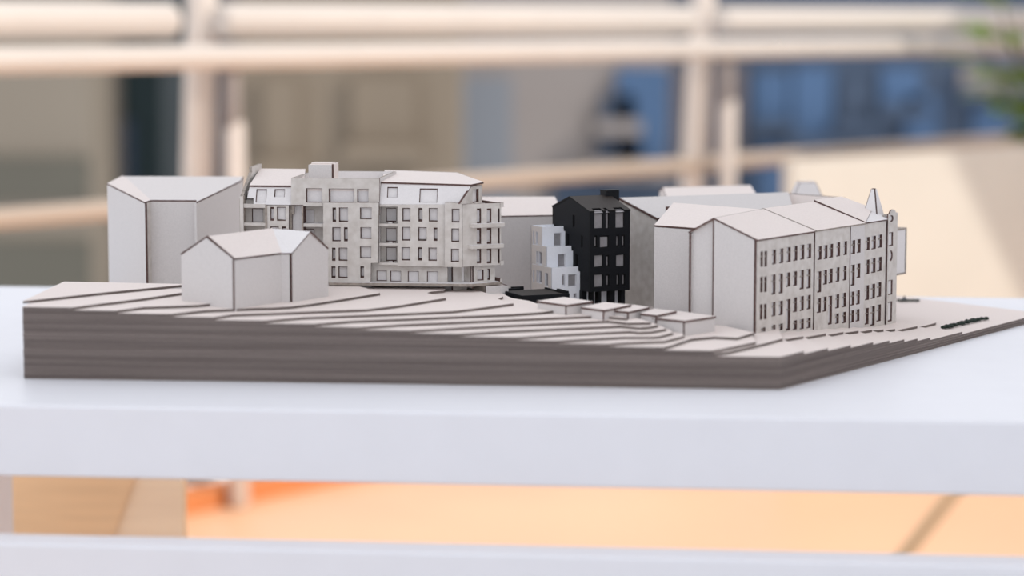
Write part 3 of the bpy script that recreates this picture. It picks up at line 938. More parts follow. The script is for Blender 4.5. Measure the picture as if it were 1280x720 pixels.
# courtyard wing beside the black house: end wall, long roof, hipped turn
E0 = at_z(822, 275.5, 0.095); R0 = at_z(775, 250.2, 0.110); R1 = at_z(985, 243.3, 0.110)
E1 = E0 + (R1 - R0) * 0.80
wing = thing('courtyard_wing', 'long plain cardboard wing with grey end wall beside the black house', 'model building', ((E0.x + R1.x) / 2, 2.12, ZT + 0.02))
EF = Frame((R0.x, R0.y, ZT), Vector((E0.x - R0.x, E0.y - R0.y, 0)))
eL = (Vector(XY(E0)) - Vector(XY(R0))).length
fsheet('end_wall', wing, EF, [(-0.02, 0.02), (eL, 0.02), (eL, 0.0945), (0, 0.1095), (-0.02, 0.104)], (), 0.002, 0, 'card_soot')
wall_between(wing, XY(E0), XY(E1), 0.02, 0.0945, trim=(0.0022, 0))
roof(wing, [E0 - EF.n * -0.001, E1, R1, R0 + EF.n * 0.001], 'card', t=0.0024)
W1 = at_z(979, 265, 0.095)
roof(wing, [E1, W1, R1], 'card_roof')
W2, W3 = at_z(1056, 248.8, 0.107), at_z(1056, 262, 0.095)
roof(wing, [W1, W3, W2, R1], 'card_roof')
bk = Vector((-0.02, 0.07, 0))
roof(wing, [R0, R1, R1 + bk - Vector((0, 0, .012)), R0 + bk - Vector((0, 0, .012))], 'card_roof')
roof(wing, [R1, W2, W2 + bk - Vector((0, 0, .012)), R1 + bk - Vector((0, 0, .012))], 'card_roof')
wall_between(wing, XY(R1 + bk), XY(R0 + bk), 0.02, 0.097)
wall_between(wing, XY(W2 + bk), XY(R1 + bk), 0.02, 0.095)
wall_between(wing, XY(W3), XY(W2 + bk), 0.02, 0.095)

plain_gable('far_block', 'far plain cardboard block whose pitched roof shows above the courtyard wing',
            (at_z(833, 247.8, 0.1), at_z(946, 245.6, 0.1)), (at_z(828.5, 236, 0.106), at_z(938, 233.2, 0.106)), 0.05)

# turret roof
tq = at_z(1010, 246, 0.096)
tur = thing('turret_roof', 'small mansard turret of cardboard rising behind the street terrace roofs', 'model building', (tq.x, tq.y + 0.012, ZT + 0.02))
tz = at_y(1010, 228.7, tq.y + 0.004).z - ZT
tw0, tw1 = 0.0135, 0.0077
cx, cy = tq.x, tq.y + 0.0135
prism('shaft', tur, [(cx - tw0, cy - tw0), (cx + tw0, cy - tw0), (cx + tw0, cy + tw0), (cx - tw0, cy + tw0)], 0.02, 0.096)
lo = [Vector((cx + sx * tw0, cy + sy * tw0, ZT + 0.096)) for sx, sy in ((-1, -1), (1, -1), (1, 1), (-1, 1))]
hi = [Vector((cx + sx * tw1, cy + sy * tw1 * 1.2, ZT + tz)) for sx, sy in ((-1, -1), (1, -1), (1, 1), (-1, 1))]
for i in range(4):
    j = (i + 1) % 4
    roof(tur, [lo[i], lo[j], hi[j], hi[i]], 'card_white', t=0.0007)
slab('top_sheet', tur, hi, (), Vector((0, 0, 0.0007)), 'card_roof')

# wing with eave towards the garages
b0_, b1_ = at_z(818, 283.3, 0.0995), at_z(886, 288.2, 0.0995)
r0_, r1_ = at_z(842, 255.2, 0.112), at_z(962, 264.4, 0.112)
mid = thing('garage_wing', 'plain cardboard wing with blank wall behind the largest garage', 'model building', ((b0_.x + b1_.x) / 2, 1.96, ZT + 0.02))
BF = Frame((b0_.x, b0_.y, ZT), Vector((b1_.x - b0_.x, b1_.y - b0_.y, 0)))
wall_between(mid, XY(b0_), XY(b1_), 0.02, 0.0992)
roof(mid, [b0_, b1_, r1_, r0_])
bb0, bb1 = r0_ + (r0_ - b0_), r1_ + (r0_ - b0_)
bb0.z = bb1.z = ZT + 0.0995
roof(mid, [bb0, r0_, r1_, bb1], edge='card_roof')
GW = Frame((bb0.x, bb0.y, ZT), Vector((b0_.x - bb0.x, b0_.y - bb0.y, 0)))
gwl = Vector((b0_.x - bb0.x, b0_.y - bb0.y)).length
fsheet('gable_wall', mid, GW, [(0, 0.0201), (gwl - 0.0022, 0.0201), (gwl - 0.0022, 0.0995), (gwl / 2, 0.1118), (0, 0.0993)], (), 0.002, 0, 'card')
wall_between(mid, XY(bb1), XY(bb0), 0.0201, 0.0992)
chp = at_z(834.5, 262, 0.107)
box_mesh('chimney', mid, (chp.x - 0.0016, chp.y - 0.0016, ZT + 0.1), (chp.x + 0.0016, chp.y + 0.0016, ZT + 0.1095), 'burnt')

# ------------------------------------------------------------------ black house
Pb = Vector((0.0642, 2.0, 0))
pbk = at_z(737, 380, 0.030)
BFR = vframe(at_y(737, 320, 2.0), 27)             # street front
BGF = vframe(at_y(737, 320, 2.0), -63)            # gable side, u negative to the back
blackh = thing('black_house', 'matt black cardboard house with gable roof and chimney', 'model building', (BFR.o.x, BFR.o.y + 0.03, ZT + 0.031))
ue = BFR.uv(787.3, 320)[0]
zbe = BFR.uv(745, 265.6)[1]
zov = BFR.uv(745, 364.8)[1]
gl = BGF.uv(690.5, 300)[0]
gr, zgr = BGF.uv(712, 247.2)


def B_(*a):
    return BFR.rect(*a)


bw = [B_(743, 753.8, 263.4, 285.4), B_(757.2, 761.2, 264, 285.4), B_(769.5, 780.4, 262.8, 284.6),
      B_(743, 746.4, 294.2, 310), B_(750, 761.2, 294.2, 310), B_(770.4, 773.6, 293.4, 309.2), B_(777.6, 781, 293.2, 309),
      B_(743, 754.4, 318.6, 334.6), B_(757.8, 761.4, 318.6, 334.2), B_(770.2, 781.2, 317.8, 333.8),
      B_(743, 754.4, 342.8, 359.4), B_(757.8, 761.6, 342.8, 358.6), B_(770.8, 774, 342, 358), B_(778, 781.4, 341.8, 357.6)]
ztopw = zbe + 0.0002
bw = [(a, b, c, min(d, ztopw + 0.01)) for a, b, c, d in bw]
fo = [(0, zov), (ue, zov), (ue, zbe)]
# notches where the top-floor windows cut the eave
cuts = sorted([bw[0], bw[1], bw[2]], key=lambda r: -r[0])
for r in cuts:
    fo += [(r[1], zbe), (r[1], r[2]), (r[0], r[2]), (r[0], zbe)]
fo += [(0, zbe)]
facade('street_front', blackh, BFR, fo, bw[3:], t=0.002, face='black_card', edge='black_edge', pane='grey_film')
for r in cuts:
    fsheet('window_pane', blackh, BFR, [(r[0] - .0003, r[2] - .0003), (r[1] + .0003, r[2] - .0003), (r[1] + .0003, r[3]), (r[0] - .0003, r[3])], (), 0.0008, -0.0021, 'grey_film', 'model_white_edge')
gh = [BGF.rect(715.6, 718.4, 268.4, 284.4), BGF.rect(726.4, 728.4, 294.2, 310), BGF.rect(708.4, 711.4, 292, 308), BGF.rect(719, 722.4, 317.4, 333.4)]
facade('gable_wall', blackh, BGF, [(gl, zov), (-0.002, zov), (-0.002, zbe + 0.0003), (gr, zgr), (gl, zbe)], gh, t=0.002, face='black_card', edge='black_edge', pane='black_edge')
wall_between(blackh, XY(BFR.p(ue, 0)), XY(BFR.p(ue, 0, gl)), zov, zbe, face='black_card', edge='black_edge', trim=(0.002, 0))
wall_between(blackh, XY(BFR.p(ue, 0, gl)), XY(BFR.p(0, 0, gl)), zov, zbe, face='black_card', edge='black_edge')
slab('soffit', blackh, [BFR.p(0.002, zov + 0.0002, -0.002), BFR.p(ue - 0.002, zov + 0.0002, -0.002), BFR.p(ue - 0.002, zov + 0.0002, gl + 0.002), BFR.p(0.002, zov + 0.0002, gl + 0.002)], (), Vector((0, 0, 0.002)), 'black_card', 'black_edge')
# roof: front slope with the window notches, back slope
slope = Frame(BFR.p(0, zbe, 0.0), BFR.u, (BFR.n * gr + Vector((0, 0, zgr - zbe))))
sl = (BFR.n * gr + Vector((0, 0, zgr - zbe))).length
ro = [(-0.0004, 0.0)]
for r in sorted([bw[0], bw[1], bw[2]], key=lambda r: r[0]):
    nd = 0.0062
    ro += [(r[0], 0.0), (r[0], nd), (r[1], nd), (r[1], 0.0)]
ro += [(ue + 0.0004, 0.0), (ue + 0.0004, sl), (-0.0004, sl)]
fsheet('roof_panel', blackh, slope, ro, (), 0.0014, 0.0014, 'black_roof', 'black_edge')
for r in (bw[0], bw[1], bw[2]):
    fsheet('roof_light', blackh, slope, [(r[0], -0.0006), (r[1], -0.0006), (r[1], 0.0062), (r[0], 0.0062)], (), 0.0006, -0.0003, 'grey_film', 'black_edge')
roof(blackh, [BFR.p(-0.0004, zgr, gr), BFR.p(ue + 0.0004, zgr, gr), BFR.p(ue + 0.0004, zbe, gl), BFR.p(-0.0004, zbe, gl)], 'black_roof', 'black_edge')
wall_between(blackh, XY(BFR.p(ue - 0.002, 0, 0)), XY(BFR.p(ue - 0.002, 0, gr)), zbe - 0.001, zbe, zgr, face='black_card', edge='black_edge', name='gable_piece')
wall_between(blackh, XY(BFR.p(ue - 0.002, 0, gr)), XY(BFR.p(ue - 0.002, 0, gl)), zbe - 0.001, zgr, zbe, face='black_card', edge='black_edge', name='gable_piece')
cu0, cu1 = BFR.uv(757.4, 243, gr + 0.004)[0], BFR.uv(774, 243, gr + 0.004)[0]
fbox('chimney', blackh, BFR, (cu0, cu1), (zgr - 0.008, BFR.uv(766, 237.6, gr + 0.004)[1]), (gr - 0.006, gr + 0.004), 'black_card')
# open ground floor
for x0, x1, m in ((739.5, 742.4, 'black_card'), (748, 751.6, 'black_card'), (762.6, 768.6, 'black_card'), (776.6, 781.2, 'black_card')):
    a, b = BFR.uv(x0, 372, -0.006)[0], BFR.uv(x1, 372, -0.006)[0]
    fbox('pillar', blackh, BFR, (a, b), (0.0201, zov), (-0.012, -0.006), m, 'black_edge')
fsheet('ground_floor_wall', blackh, BFR, [(0.003, 0.0201), (ue - 0.003, 0.0201), (ue - 0.003, zov), (0.003, zov)], (), 0.0015, -0.0125, 'model_white', 'model_white_edge')
fbox('side_wall', blackh, BFR, (-0.0005, 0.004), (0.0201, zov), (-0.06, -0.012), 'black_card')

# ------------------------------------------------------------------ white stepped house
wh = thing('stepped_house', 'white terraced house stepping down in three tiers against the black house', 'model building', (0.035, 2.04, ZT + 0.034))


def gable_pt(px):
    return BGF.p(BGF.uv(px, 320)[0], 0)


tiers = []
for (pr, pl_, ytop, yb) in ((706.4, 678, 283.2, 308.2), (716.2, 684, 308, 334.2), (725, 690, 334, 376)):
    rp_ = gable_pt(pr)
    F = Frame((rp_.x, rp_.y, ZT), BFR.u)
    ul = F.uv(pl_, (ytop + yb) / 2)[0]
    zt_ = F.uv((pr + pl_) / 2, ytop)[1]
    zbt = F.uv((pr + pl_) / 2, yb)[1]
    tiers.append((F, ul, zt_, zbt, pr, pl_))
wins = [[(692.5, 702, 291, 308.0)], [(697.2, 707, 317.2, 334.2)], [(702.4, 706.4, 343, 358.4), (710.2, 720.6, 343, 358.2), (717, 720.8, 366.6, 372.6)]]
zg = 0.0201
for i, (F, ul, zt_, zbt, pr, pl_) in enumerate(tiers):
    z0 = tiers[i + 1][2] - 0.0045 if i < 2 else zg
    wl = 0.0028 * 1
    o_ = [(ul, z0), (0.0, z0), (0.0, zt_ - 0.0042), (-0.0016, zt_ - 0.0042), (-0.0016, zt_), (ul, zt_)]
    facade('front_wall', wh, F, o_, [F.rect(*r) for r in wins[i]], t=0.0016, face='model_white', edge='model_white_edge', pane='grey_film')
    lF = Frame(F.p(ul, 0), -F.n * -1)           # side face: u runs from back to front
    lF = Frame(F.p(ul, 0), F.n)
    bkl = lF.uv(663.6, 300)[0]
    if i == 0:
        sw = [(666.2, 667.8, 288.6, 305), (669.8, 672.2, 289.4, 305.8)]
    elif i == 1:
        sw = [(670.2, 672, 313.8, 329.8), (673.2, 677.2, 314.6, 331.2)]
    else:
        sw = [(666.2, 668, 337, 352.6), (670.6, 672.4, 338, 353.4), (673.2, 677, 338.6, 354.4), (681, 685, 341.2, 358.4)]
    facade('side_wall', wh, lF, [(bkl, z0 - (0.0 if i == 2 else 0.0)), (-0.0016, z0), (-0.0016, zt_), (bkl, zt_)], [lF.rect(*r) for r in sw], t=0.0016, face='model_white_shaded', edge='model_white_edge', pane='grey_film')
    # terrace floor of the tier, below its parapet
    fx = abs(bkl)
    pts = [F.p(ul + 0.0016, zt_ - 0.004, -0.0016), F.p(-0.0004, zt_ - 0.004, -0.0016), F.p(-0.0004, zt_ - 0.004, -fx), F.p(ul + 0.0016, zt_ - 0.004, -fx)]
    slab('terrace_floor', wh, pts, (), Vector((0, 0, 0.0014)), 'model_white', 'model_white_edge')
    fsheet('rear_parapet', wh, Frame(F.p(0, 0, -fx), -F.u), [(0.0004, z0), (-ul, z0), (-ul, zt_), (0.0004, zt_)], (), 0.0016, 0, 'model_white', 'model_white_edge')

# ------------------------------------------------------------------ black flat garage in front of it
zga = 0.0455
q0 = at_z(652, 369.7, zga); q1 = at_z(712, 366.9, zga)
GA = Frame((q0.x, q0.y, ZT), Vector((q1.x - q0.x, q1.y - q0.y, 0)))
gar = thing('black_annex', 'low black flat-roofed annex with parapets in front of the white house', 'model building', GA.p(0.02, 0.03, -0.015))
gL = (q1 - q0).length
gd = 0.046
fsheet('front_wall', gar, GA, [(0, 0.0201), (gL, 0.0201), (gL, zga), (0, zga)], (), 0.0018, 0, 'black_card', 'black_edge')
fsheet('side_wall', gar, Frame(GA.p(0, 0, -0.0018), GA.n), [(-gd, 0.0201), (0, 0.0201), (0, zga), (-gd, zga)], (), 0.0018, 0, 'black_card', 'black_edge')
fsheet('side_wall', gar, Frame(GA.p(gL, 0, -0.0018), -GA.n), [(0, 0.0201), (gd, 0.0201), (gd, zga + 0.0002), (0, zga + 0.0002)], (), 0.0018, 0, 'black_card', 'black_edge')
slab('flat_roof', gar, [GA.p(0.0018, zga - 0.0028, -0.0018), GA.p(gL - 0.0018, zga - 0.0028, -0.0018), GA.p(gL - 0.0018, zga - 0.0028, -gd), GA.p(0.0018, zga - 0.0028, -gd)], (), Vector((0, 0, 0.002)), 'black_roof', 'black_edge')
fbox('parapet', gar, GA, (0, gL * 0.42), (zga - 0.003, zga + 0.0008), (-gd - 0.0018, -gd + 0.0002), 'black_card')
fbox('parapet', gar, GA, (gL * 0.34, gL * 0.60), (zga - 0.003, zga + 0.0008), (-gd - 0.012, -gd - 0.010), 'black_card')
fbox('parapet', gar, GA, (gL - 0.002, gL + 0.0002), (zga - 0.003, zga + 0.0018), (-0.022, -0.0019), 'black_card', 'black_edge')

# ------------------------------------------------------------------ row of small garages stepping down the street
def garage(label, corners, zt_, zb_):
    ps = [at_z(x, y, zt_) for x, y in corners]     # left, back, right, front
    c = sum(ps, Vector()) / 4
    g = thing('model_garage', label, 'model garage', (c.x, c.y, ZT + zb_), 'row of small cardboard garages')
    l, b, r, f = ps
    slab('lid', g, [l, f, r, b], (), Vector((0, 0, -0.0016)), 'card_roof', 'burnt')
    zz = zt_ - 0.0017
    ins = [p.lerp(c, 0.035) for p in ps]
    wall_between(g, XY(ins[0]), XY(ins[3]), zb_, zz, trim=(0, 0.0016), t=0.0016)
    wall_between(g, XY(ins[3]), XY(ins[2]), zb_, zz, t=0.0016)
    wall_between(g, XY(ins[2]), XY(ins[1]), zb_, zz, t=0.0016, trim=(0.0016, 0.0016))
    wall_between(g, XY(ins[1]), XY(ins[0]), zb_, zz, t=0.0016)
    return g


garage('flat cardboard garage nearest the black annex, highest of the garage row', [(671, 376), (705, 371.2), (741, 376.6), (708.5, 381)], 0.0500, 0.036)
garage('flat cardboard garage in front of the black house pillars', [(726, 383.6), (756, 377.6), (789, 380.8), (755.5, 387.6)], 0.0478, 0.034)
garage('flat cardboard garage in the middle of the garage row', [(765.5, 387.6), (793, 380.8), (811.5, 384), (786, 389.6)], 0.0460, 0.032)
garage('flat cardboard garage tucked against the largest garage', [(800, 391.4), (818, 385.6), (846, 388.6), (821, 394)], 0.0438, 0.030)
garage('largest flat cardboard garage at the low end of the garage row', [(815.5, 396.8), (848, 388.6), (895, 395.2), (856, 401)], 0.0416, 0.026)

# ------------------------------------------------------------------ street terrace on the right
GF = Frame(CF.o, Vector((CF.n.x, CF.n.y, 0)))      # gable side: u negative to the back
zE = CF.uv(945, 301.8)[1]
d_r, d_b = -0.038, -0.0603
zRg = CF.uv(891, 274.4, d_r)[1]
zRg = GF.uv(891, 274.4)[1]
U1, U2a, U2, U3, U4 = (CF.uv(x, 340)[0] for x in (1017.3, 1061.2, 1079, 1106.5, 1118.8))
zlow = 0.006


def rows(F, d, items):
    return [F.rect(r[0] - 0.35, r[1] + 0.35, r[2], r[3], d) for r in items]


C1 = thing('corner_row_house', 'cardboard row house with blank gable wall at the upper end of the street terrace', 'model building', CF.p(U1 / 2, 0.02, -0.03), 'street terrace houses')
w1 = [(951, 953.2, 314, 333.6), (956, 958.4, 313.6, 333.2)]
xs = [(965.4, 969.6), (974.6, 978.8), (983.6, 988), (992.2, 996.4), (1000.6, 1005), (1009.2, 1013.6)]
r1 = [(312, 330.4), (310.6, 329), (309, 327.6), (307.4, 326), (306, 324.4), (304.8, 322.8)]
rr2 = [(343.2, 368.2), (342, 366.7), (340.6, 358.4), (339.2, 357.3), (337.6, 361.5), (336.2, 360.4)]
rr3 = [(377.6, 395.3), (376, 393.8), (374, 413), (371.9, 390), (370.3, 388.5), (368.8, 386.6)]
rr4 = [(406.3, 415), (404.7, 412.6), None, (400.5, 412), (399, 411.4), (397.4, 410)]
w1 += [(950.6, 953, 346, 365.4), (955.6, 958, 345.6, 365), (950.2, 952.6, 380.4, 399.6), (955.2, 957.8, 379.8, 399), (951.4, 956.4, 409.6, 416.6)]
for rr in (r1, rr2, rr3, rr4):
    for (xa, xb), q in zip(xs, rr):
        if q:
            w1.append((xa - (0.6 if rr is not r1 else 0), xb - (0.6 if rr is not r1 else 0), q[0], q[1]))
facade('street_front', C1, CF, [(0, zlow), (U1 - 0.0006, zlow), (U1 - 0.0006, zE), (0, zE)], rows(CF, 0, w1), t=0.0020, transom=True)
fsheet('gable_wall', C1, GF, [(d_r, zlow), (-0.0023, zlow), (-0.0023, zE + 0.0009), (d_r, zRg)], (), 0.002, 0, 'card')
zBk = GF.uv(860.3, 291.5, -0.0015)[1]
fsheet('gable_wall', C1, GF, [(d_b, zlow), (d_r - 0.0008, zlow), (d_r - 0.0008, zRg - 0.0004), (d_b, zBk)], (), 0.002, -0.0022, 'card')
fbox('corner_strip', C1, GF, (d_b - 0.001, d_b), (zlow, zBk), (-0.03, -0.0015), 'burnt', 'burnt')
d_2, d_3 = -0.047, -0.074
fbox('joint_strip', C1, GF, (d_r - 0.0010, d_r + 0.0001), (zlow, zRg - 0.0006), (-0.003, 0.0002), 'burnt')
zr1 = CF.uv(963, 261.8, d_2)[1]
roof(C1, [CF.p(-0.0006, zE, 0.0008), CF.p(U1, zE, 0.0008), CF.p(U1, zr1, d_2), CF.p(-0.0006, zRg, d_r)])
roof(C1, [CF.p(-0.0006, zRg, d_r), CF.p(U1, zr1, d_2), CF.p(U1, zBk, d_3), CF.p(-0.0006, zBk, d_b)])
fsheet('rear_wall', C1, Frame(CF.p(U1, 0, d_b), -CF.u), [(0, zlow), (U1, zlow), (U1, zBk), (0, zBk)], (), 0.002, 0, 'card')

C2 = thing('middle_row_house', 'cardboard row house of two facade panels in the middle of the street terrace', 'model building', CF.p((U1 + U2) / 2, 0.015, -0.03), 'street terrace houses')
zE2 = CF.uv(1040, 286.6)[1]
w2 = [(1022.3, 1026.7, 308, 324.7), (1030, 1034, 306.5, 323.6), (1036.6, 1041, 305, 322), (1045.7, 1049.8, 303, 320.5), (1054.8, 1058.4, 301.6, 318.7),
      (1022, 1026.2, 339.3, 365.5), (1029.4, 1033.4, 337.5, 355.6), (1036.2, 1040.4, 336, 354), (1045, 1049, 334.3, 352), (1054, 1057.8, 332.5, 350.4),
      (1021.6, 1025.8, 373, 391), (1028.8, 1032.8, 371, 389.5), (1035.5, 1039.6, 370, 405.6), (1044.6, 1048.6, 368, 385.3), (1053.4, 1057.2, 366, 383.8),
      (1044.2, 1048.2, 392, 404.6), (1053.2, 1057, 390, 403.8)]
facade('street_front', C2, CF, [(U1 + 0.0006, zlow), (U2a - 0.0005, zlow), (U2a - 0.0005, zE2), (U1 + 0.0006, zE2)], rows(CF, 0.0006, w2), t=0.0020, d=0.0006, transom=True)
w2b = [(1064.4, 1068.6, 300.4, 317.4), (1071.5, 1075.4, 299, 316), (1064, 1068, 331, 357), (1071, 1075, 329.6, 347.3),
       (1063.6, 1067.6, 364.5, 381.7), (1070.4, 1074.4, 363, 380.4), (1063.2, 1067.2, 388, 403), (1070, 1074, 386.7, 401.5)]
facade('street_front', C2, CF, [(U2a + 0.0005, zlow), (U2 - 0.0003, zlow), (U2 - 0.0003, zE2), (U2a + 0.0005, zE2)], rows(CF, 0.001, w2b), t=0.0020, d=0.001, transom=True, face='card')
fbox('joint_strip', C2, CF, (U1 - 0.0008, U1 + 0.0008), (zlow, zE2), (-0.004, -0.001), 'burnt')
fbox('joint_strip', C2, CF, (U2a - 0.0007, U2a + 0.0007), (zlow, zE2), (-0.004, -0.001), 'burnt')
zr2 = CF.uv(1024.5, 253, d_2)[1]
roof(C2, [CF.p(U1 + 0.0004, zE2, 0.0014), CF.p(U2, zE2, 0.0014), CF.p(U2, zr2, d_2), CF.p(U1 + 0.0004, zr2, d_2)], edge='soft_edge')
roof(C2, [CF.p(U1 + 0.0004, zr2, d_2), CF.p(U2, zr2, d_2), CF.p(U2, zE2, d_3), CF.p(U1 + 0.0004, zE2, d_3)], edge='soft_edge')
fsheet('rear_wall', C2, Frame(CF.p(U2, 0, d_3), -CF.u), [(0, zlow), (U2 - U1, zlow), (U2 - U1, zE2), (0, zE2)], (), 0.002, 0, 'card')

C3 = thing('end_row_house', 'cardboard row house with hipped roof at the low end of the street terrace', 'model building', CF.p((U2 + U3) / 2, 0.012, -0.03), 'street terrace houses')
zE3 = CF.uv(1092, 278)[1]
w3_ = [(1082.5, 1086.7, 296.5, 312.6), (1089.8, 1094.5, 295, 311.4), (1097.6, 1102.3, 293.3, 309.5),
       (1082.2, 1086.4, 324.6, 342.8), (1089.4, 1094, 322.8, 341), (1097, 1101.8, 321.3, 339),
       (1081.8, 1086, 356.7, 375), (1088.8, 1093.4, 355, 373.3), (1096.4, 1101.2, 353, 371),
       (1081.4, 1085.4, 385, 405.5), (1088.4, 1093, 382.8, 407), (1096, 1100.8, 380.8, 401.7)]
facade('street_front', C3, CF, [(U2 + 0.0003, zlow), (U3 - 0.0006, zlow), (U3 - 0.0006, zE3), (U2 + 0.0003, zE3)], rows(CF, 0.0004, w3_), t=0.0021, d=0.0004, transom=True)
ra, za_ = CF.uv(1024.5, 252.2, d_2)
rb, zb_ = CF.uv(1051, 248.3, d_2)
d_c = -0.0185
rc_, zc3 = CF.uv(1090, 262.3, d_c)
zup = 0.0012
Ue = U3 + 0.0005
rE = CF.p(rb, zb_ + 0.0002, d_2)
roof(C3, [CF.p(U2 - 0.0002, zE3, 0.0012), CF.p(rc_, zc3, d_c), rE, CF.p(U2 - 0.0002, zr2 + zup, d_2)], t=0.0018)
roof(C3, [CF.p(U2, zE3, 0.0012), CF.p(Ue, zE3, 0.0012), CF.p(rc_, zc3, d_c)], 'card_white', t=0.0012)
Ub = rb + 0.010
roof(C3, [CF.p(Ue, zE3, 0.0012), CF.p(Ub, zE3, d_3), rE, CF.p(rc_, zc3, d_c)], t=0.0010)
roof(C3, [CF.p(U2, zr2, d_2), rE, CF.p(Ub, zE3, d_3), CF.p(U2, zE3, d_3)], t=0.0012)
wall_between(C3, XY(CF.p(Ue, 0, -0.002)), XY(CF.p(Ub, 0, d_3)), zlow, zE3)
fsheet('rear_wall', C3, Frame(CF.p(Ub, 0, d_3), -CF.u), [(0, zlow), (Ub - U2, zlow), (Ub - U2, zE3), (0, zE3)], (), 0.002, 0, 'card')
fbox('joint_strip', C3, CF, (U3 - 0.0008, U3 + 0.0008), (zlow, zE3), (-0.004, -0.001), 'burnt')

# corner tower
TW = thing('corner_tower', 'narrow cardboard corner tower with round window, spire and side bay at the terrace end', 'model building', CF.p((U3 + U4) / 2, 0.010, -0.01))
ztw = CF.uv(1113, 266.5)[1]
um_ = (U3 + U4) / 2
arc = []
for i in range(9):
    a = math.pi * i / 8
    arc.append((um_ + math.cos(a) * (U4 - U3) * 0.30, ztw + math.sin(a) * 0.0032))
tw_o = [(U3 + 0.0006, zlow), (U4, zlow), (U4, ztw)] + arc + [(U3 + 0.0006, ztw)]


def ell(cx_, cy_, rx, ry, n=14):
    u0, u1_, v0, v1_ = CF.rect(cx_ - rx, cx_ + rx, cy_ - ry, cy_ + ry, 0.0016)
    return [((u0 + u1_) / 2 + math.cos(2 * math.pi * i / n) * (u1_ - u0) / 2, (v0 + v1_) / 2 + math.sin(2 * math.pi * i / n) * (v1_ - v0) / 2) for i in range(n)]


facade('tower_front', TW, CF, tw_o, rows(CF, 0.0016, [(1111.3, 1115.9, 290.4, 307.4), (1110.6, 1115.2, 350, 368.4), (1110.2, 1114.6, 377, 401.8)]),
       t=0.0012, d=0.0016, extra=[ell(1113.6, 319.6, 2.3, 6.8), ell(1114.2, 273.2, 2.7, 4.2)], transom=False)
fbox('tower_body', TW, CF, (U3 + 0.001, U4 - 0.0002), (zlow, ztw - 0.002), (-0.024, -0.0022), 'card', 'soft_edge')
# spire
sc_ = CF.p((U3 + U4) / 2 - 0.004, 0, -0.0145)
zs0 = ztw - 0.012
zs1 = at_y(1100.5, 236.6, sc_.y).z - ZT
hw = 0.0082
cs = [CF.p((U3 + U4) / 2 - 0.004 + sx * hw, zs0, -0.0145 + sy * hw) for sx, sy in ((-1, 1), (1, 1), (1, -1), (-1, -1))]
ap = [CF.p((U3 + U4) / 2 - 0.004 + sx * 0.0012, zs1, -0.0145 + sy * 0.0012) for sx, sy in ((-1, 1), (1, 1), (1, -1), (-1, -1))]
for i in range(4):
    j = (i + 1) % 4
    a_, b_, c_, d__ = cs[i], cs[j], ap[j], ap[i]
    nn = (b_ - a_).cross(d__ - a_).normalized()
    slab('spire_panel', TW, [a_, b_, c_, d__], (), nn * 0.0009, 'card_white', 'burnt')
slab('spire_top', TW, ap, (), Vector((0, 0, 0.0008)), 'soft_edge')
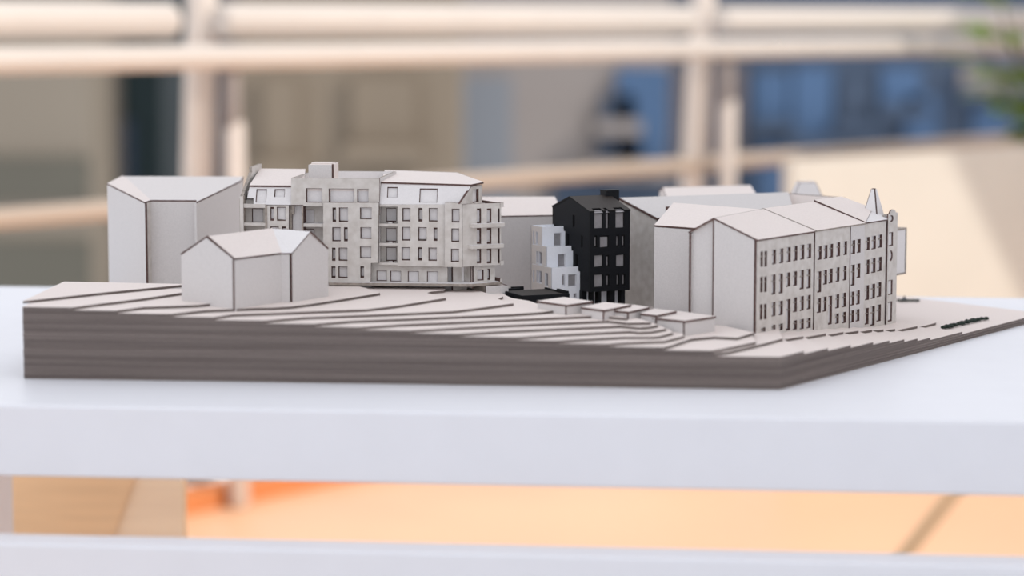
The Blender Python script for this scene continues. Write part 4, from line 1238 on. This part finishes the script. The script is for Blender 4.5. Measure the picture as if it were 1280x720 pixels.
# bay on the far side
ba, bb = U4 - 0.0001, CF.uv(1132.6, 310, -0.012)[0]
vz1, vz0 = CF.uv(1126, 285.4, -0.012)[1], CF.uv(1126, 343.4, -0.012)[1]
by = thing('side_bay', 'narrow boxed cardboard bay hanging on the far side of the corner tower', 'model bay', CF.p(ba, vz0, -0.02))
fbox('front_sheet', by, CF, (ba, bb - 0.002), (vz0 + 0.0016, vz1 - 0.0016), (-0.014, -0.012), 'card_white', 'burnt')
fbox('frame_side', by, CF, (bb - 0.002, bb), (vz0, vz1), (-0.03, -0.0115), 'soft_edge')
fbox('frame_top', by, CF, (ba, bb - 0.002), (vz1 - 0.0016, vz1), (-0.03, -0.0115), 'soft_edge')
fbox('frame_bottom', by, CF, (ba, bb - 0.002), (vz0, vz0 + 0.0016), (-0.03, -0.0115), 'soft_edge')
fbox('back_sheet', by, CF, (ba, bb - 0.002), (vz0 + 0.0016, vz1 - 0.0016), (-0.03, -0.028), 'card', 'burnt')

# ------------------------------------------------------------------ tiny dark shrubs on the square
def clump(name, parent, c, r, seed, flat=0.7):
    rn = random.Random(seed)
    bm = bmesh.new()
    bmesh.ops.create_icosphere(bm, subdivisions=1, radius=1)
    org = root_origin(parent)
    for v in bm.verts:
        k = rn.uniform(0.7, 1.25)
        v.co = Vector((v.co.x * r * k, v.co.y * r * k, max(v.co.z, -0.6) * r * k * flat)) + c - org
    me = bpy.data.meshes.new(name); bm.to_mesh(me); bm.free()
    me.materials.append(MATS['shrub'])
    return link(bpy.data.objects.new(name, me), parent)


s0, s1 = at_z(1180, 409.6, 0.0075), at_z(1230, 398.4, 0.0075)
hd = thing('model_hedge', 'row of tiny dark green model shrubs along the base edge', 'model hedge', ((s0.x + s1.x) / 2, (s0.y + s1.y) / 2, ZT + 0.006))
hseq = [i / 17 for i in range(18)]
for i, t in enumerate(hseq):
    c = s0.lerp(s1, t) + Vector((((i * 7) % 5 - 2) * 0.0006, ((i * 3) % 5 - 2) * 0.0008, 0))
    clump('shrub', hd, c + Vector((0, 0, 0.0004)), 0.0025 + 0.0008 * ((i * 5) % 3) / 2, i)
tcn = at_z(1135, 376.2, 0.0072)
tr = thing('fallen_tree', 'tiny dark green model tree lying beside the corner tower', 'model tree', (tcn.x, tcn.y, ZT + 0.006))
for i in range(7):
    clump('foliage', tr, tcn + Vector((-0.0085 + i * 0.0029, 0, 0.0004)), 0.0026, 40 + i, 0.6)
pc = at_z(1130.5, 373.5, 0.009)
vs = [pc + Vector((-0.0032, -0.002, -0.0016)), pc + Vector((0.0028, -0.002, -0.0016)), pc + Vector((0.0028, 0.003, -0.0016)), pc + Vector((-0.0032, 0.003, -0.0016)), pc + Vector((0.0004, 0.0005, 0.0032))]
mesh('cone_tip', vs, [(0, 1, 2, 3), (0, 1, 4), (1, 2, 4), (2, 3, 4), (3, 0, 4)], ['slate_card'], tr)
